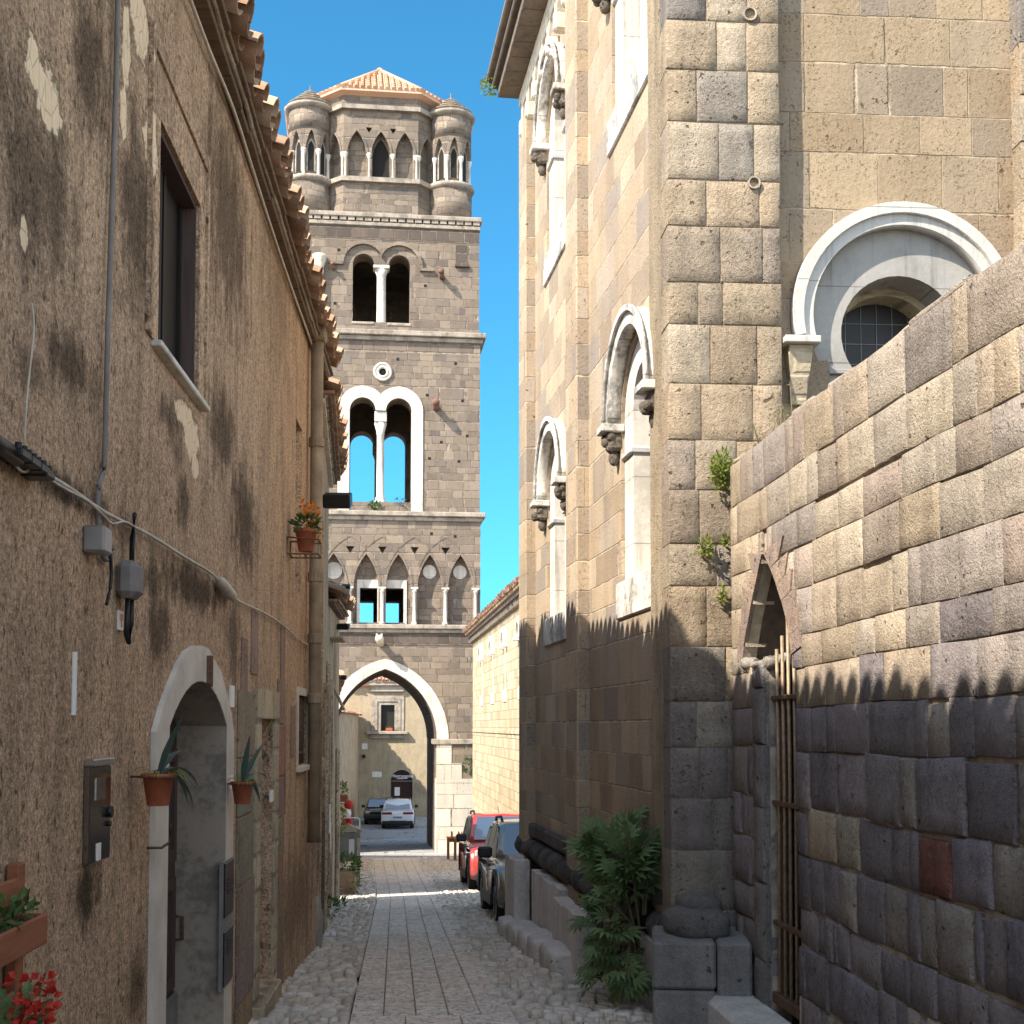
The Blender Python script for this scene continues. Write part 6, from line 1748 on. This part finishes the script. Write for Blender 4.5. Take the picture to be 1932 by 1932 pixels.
# floodlights
def flood(label, px, py, Y, w, h, d, arm, rot=0.0):
    p = at(px, py, Y); o = thing('floodlight', label, 'floodlight', p, rot)
    m = MB(); m.M = Matrix.Rotation(.28, 4, 'X'); m.bbox(-w/2, w/2, -d/2, d/2, -h/2, h/2, .015); m.build('housing', M['black'], o)
    m = MB(); m.M = Matrix.Rotation(.28, 4, 'X'); m.box(-w/2+.01, w/2-.01, -d/2+.01, d/2-.01, -h/2-.006, -h/2-.001); m.build('lens', M['lampclear'], o)
    m = MB(); m.tube([(-w/2, 0, 0)] + arm, .018, 6); m.build('arm', M['iron'], o)
flood('large black floodlight on a short arm beside the drainpipe and the orange flowers', 637, 944, 16.3, .34, .17, .26, [(-.3, .0, .02)])
flood('small black spotlight on a curved arm above the little tiled eave', 652, 1108, 23.0, .16, .10, .14, [(-.25, .0, .10), (-.34, .0, .08)])
flood('slim dark floodlight fixed under the little tiled eave of the low house', 647, 1182, 24.0, .24, .08, .2, [(-.28, .0, -.02)])
flood('tiny black lamp on the low house beside the shoulder of the tower archway', 648, 1278, 25.0, .12, .08, .1, [(-.2, .0, .0)])

# ------------------------------------------------------------------ along the far left of the lane, past the sun strip
p = at(650, 1690, 26.4)
bp = thing('brick_planter', 'low brick planter overflowing with a dark green shrub past the strip of sun', 'planter', (p.x, 26.6, g(26.6)), .05)
m = MB(); M['bricks'] = ashlar('small_bricks', .085, .20, [(0, (.30,.21,.14)), (1, (.38,.28,.19))], (.50,.45,.36), .008, .6, .1, .6, 3, .4, .05, .1)
m.box(-.30, .20, -.25, .35, -.1, .50); m.build('bricks', M['bricks'], bp)
m = MB(); clump(m, (.02, .0, .62), (.28, .3, .22), 330, .09, .022, rb); clump(m, (.2, -.2, .3), (.12, .12, .25), 90, .08, .02, rb); m.build('shrub', M['leaf_g'], bp)
p = at(660, 1600, 30)
nb = thing('display_case', 'weathered wooden display case with a little gabled top behind the brick planter', 'display case', (p.x, 30, g(30)), .1)
z0 = p.z - g(30)
m = MB()
for x in (-.28, .20): m.box(x-.035, x+.035, -.05, .05, 0, z0+.42, .006)
m.box(-.31, .24, -.05, .05, z0-.30, z0-.22, .006); m.build('frame', M['tablewood'] if False else M['rubble'], nb)
m = MB(); m.slab([(-.36, z0+.38), (.30, z0+.38), (-.03, z0+.55)], [], -.12, .12); m.build('gable_top', M['rubble'], nb)
m = MB(); m.box(-.24, .16, -.02, .02, z0-.22, z0+.36); m.build('back_panel', M['zinc'], nb)
m = MB(); m.box(-.02, .10, -.03, -.021, z0-.12, z0+.2); m.build('paper', M['whitepl'], nb)
p = at(667, 1590, 31.5)
hp = thing('hoop_rail', 'thin white metal hoop rail beside the display case', 'railing', (p.x, 31.5, g(31.5)), .1)
m = MB(); zt = at(667, 1543, 31.5).z - g(31.5); m.tube([(-.28, 0, 0), (-.28, 0, zt-.05), (-.22, 0, zt), (.1, 0, zt), (.14, 0, zt-.05), (.14, 0, 0)], .018, 6); m.tube([(-.28, 0, zt-.22), (.14, 0, zt-.22)], .012, 6); m.build('hoop', M['whitepl'], hp)
p = at(646, 1500, 28.5)
hb = thing('hanging_planter', 'wall planter with trailing yellow green plants above the display case', 'planter', p, .05)
m = MB(); m.box(-.2, .12, -.12, .12, -.14, .0, .01); m.build('box', M['planterwood'], hb)
m = MB(); clump(m, (-.05, 0, .12), (.15, .15, .16), 120, .08, .02, rb); clump(m, (-.05, -.05, -.45), (.12, .12, .42), 200, .08, .02, rb, -.2); m.build('greenery', M['leaf_y'], hb)
p = at(656, 1555, 33)
dl_ = thing('doll', 'small hanging doll dressed in red and white beside the trailing greenery', 'doll', p, 0)
m = MB(); m.ball((.02, 0, .48), .12, .11, .12, 10, 7); m.build('cap', M['redpetal'], dl_)
m = MB(); m.ball((-.02, -.02, .27), .11, .09, .13, 10, 7); m.build('tunic', M['whitepl'], dl_)
m = MB(); m.tube([(-.06, 0, .18), (-.08, 0, -.02), (-.09, -.01, -.14)], [.07, .06, .045], 8); m.tube([(.05, 0, .18), (.06, 0, -.02), (.07, -.01, -.14)], [.07, .06, .045], 8); m.tube([(-.1, 0, .34), (-.2, -.02, .42)], [.045, .035], 7); m.build('trousers', M['redpetal'], dl_)
m = MB(); m.tube([(.02, 0, .58), (.02, 0, .8), (-.35, 0, .85)], .008, 5); m.build('cord', M['cable'], dl_)

# ------------------------------------------------------------------ the leafy bush and the plants in the walls
def palm(m, p, d, up, size, rng):
    d = d.normalized(); s = d.cross(up).normalized(); n = s.cross(d).normalized()
    m.col = (rng.random(),)*3
    base = m.vert(p)
    angs = [-1.45, -.92, -.45, 0, .45, .92, 1.45]; lens = [.55, .78, .95, 1.0, .95, .78, .55]
    for a, l in zip(angs, lens):
        dr = (d*math.cos(a) + s*math.sin(a)); sd = (-d*math.sin(a) + s*math.cos(a)); L = size*l*rng.uniform(.9, 1.1); w = size*.10
        c1 = p + dr*L*.55 + n*L*.06; tip = p + dr*L - n*L*.16*rng.uniform(.4, 1.6)
        v1 = m.vert(c1 + sd*w + n*w*.25); v2 = m.vert(c1); v3 = m.vert(c1 - sd*w + n*w*.25); v4 = m.vert(tip)
        m.face([base, v3, v2], smooth=True); m.face([base, v2, v1], smooth=True); m.face([v3, v4, v2], smooth=True); m.face([v2, v4, v1], smooth=True)
fb = thing('fig_bush', 'big dark green bush with lobed leaves spilling over the lowest marble slab', 'bush', (1.12, 11.5, g(11.5)))
rb = random.Random(101); ml = MB(); ms = MB()
tips = []
for i in range(17):      # the upright fan of stems
    f = i/16
    al = rb.uniform(-.35, .12); yy = -.55 + 1.75*f + rb.uniform(-.15, .15)
    hgt = 1.52 - .5*abs(f-.35)*1.2 + rb.uniform(-.28, .08)
    tip = Vector((min(.14, al - .08), yy, hgt)); mid = Vector((tip.x*.3, tip.y*.35, hgt*.52))
    ms.tube([(0, .03*i-.2, -.05), mid, tip], [.020, .013, .007], 6)
    tips.append((mid, tip, rb.randint(15, 21), .42, 1))
for i in range(20):      # side and hanging shoots towards the lane
    tip = Vector((rb.uniform(-.40, -.10), rb.uniform(-.75, .45), rb.uniform(.02, .95))); mid = Vector((-.12, tip.y*.5, .72))
    ms.tube([(0, 0, .3), mid, tip], [.014, .010, .006], 6); tips.append((mid, tip, rb.randint(7, 11), .35, 0))
for mid, tip, n, t0, up_ in tips:
    axis = (tip - mid).normalized()
    for k in range(n):
        t = rb.uniform(t0, 1.02); b = mid.lerp(tip, t)
        d = (axis*.7 + Vector((rb.gauss(-.25, .7), rb.gauss(-.1, .7), rb.uniform(-.15, .5)))).normalized()
        q = b + d*rb.uniform(.08, .2)
        if q.x > .2: q.x = .2
        ms.tube([b, q], .0035, 4, cap=False)
        palm(ml, q, d + Vector((0, 0, -.1)), Vector((rb.uniform(-.9, -.1), rb.uniform(-.8, .1), .8)), rb.uniform(.13, .23)*(1 if up_ else .75), rb)
ml.build('leaves', M['leaf'], fb); ms.build('stems', M['stem'], fb)
def on_bu(px, py, d=0): 
    u, z = BU.on(px, py, d); return BU.w(u, d, z)
for (px, py, rx, rz_, n, lab, mt) in ((1360, 892, .10, .18, 420, 'bright yellow green tuft growing from the buttress corner just above the precinct wall', 'leaf_y'), (1330, 1035, .07, .10, 110, 'small dark and yellow plant on the buttress below the bright tuft', 'leaf_y'), (1371, 1022, .035, .05, 40, 'tiny sprig next to the small dark and yellow plant on the buttress', 'leaf_y'), (1362, 1128, .035, .09, 60, 'thin sprig low on the buttress just above the shadow edge', 'leaf_y')):
    p = on_bu(px, py, -.04); o = thing('wall_plant', lab, 'plant', p, .07)
    m = MB(); clump(m, (0, -.03, 0), (rx, rx*.8, rz_), n, .045, .010, rb, .5, .1); m.build('leaves', M[mt], o)
    m = MB()
    for k in range(5): m.tube([(0, .03, -rz_*.5), (rb.uniform(-rx, rx)*.6, -.03, rb.uniform(-.2, .9)*rz_)], .004, 4)
    m.build('stems', M['stem'], o)
p = PWF.w(.55, .3, TOPZ+.02); o = thing('dry_twigs', 'dry spindly twigs rising behind the wall top beside the round window bracket', 'plant', p)
m = MB(); ml = MB()
for k in range(9):
    a = Vector((rb.uniform(-.05, .05)+.04*k-.12, rb.uniform(-.05, .1), 0)); b = a + Vector((rb.uniform(-.12, .12), rb.uniform(-.05, .05), rb.uniform(.25, .55)))
    m.tube([a, a.lerp(b, .5)+Vector((rb.uniform(-.03, .03), 0, 0)), b], [.006, .005, .002], 4)
    for q in range(7): leaf_quad(ml, a.lerp(b, rb.uniform(.1, 1)), Vector((rb.uniform(-1, 1), rb.uniform(-1, .3), rb.uniform(0, 1))), .03, .006, rb)
m.build('twigs', M['stem'], o); ml.build('leaves', M['leaf_y'], o)
u_, z_ = TW.on(706, 954); p = TW.w(u_, -.08, z_-.1); o = thing('ledge_plant', 'small round green tuft on the tower ledge under the white twin window', 'plant', p)
m = MB(); clump(m, (0, 0, .12), (.22, .15, .16), 120, .12, .035, rb); m.build('leaves', M['leaf_g'], o)
u_, z_ = TW.on(754, 950); p = TW.w(u_, -.05, 11.0); o = thing('ledge_plant', 'wispy weeds on the tower sill beyond the column of the white twin window', 'plant', p)
m = MB(); clump(m, (0, 0, .06), (.25, .1, .10), 60, .10, .02, rb); m.build('leaves', M['leaf_g'], o)
u_, z_ = TRF.on(0, 0); u_, z_ = TW.on(881, 1442); p = TW.w(u_, -.02, z_); o = thing('ledge_plant', 'creeper patch on the dark blocks beside the marble pier of the archway', 'plant', p)
m = MB(); clump(m, (0, 0, .0), (.25, .06, .35), 90, .12, .035, rb, .2); m.build('leaves', M['leaf_g'], o)
p = FA.w(-.1, -.5, 10.95); o = thing('eave_moss', 'dry plant clump on the end of the church eave', 'plant', p)
m = MB(); clump(m, (0, 0, .0), (.18, .16, .16), 150, .07, .02, rb); m.build('leaves', M['leaf_y'], o)
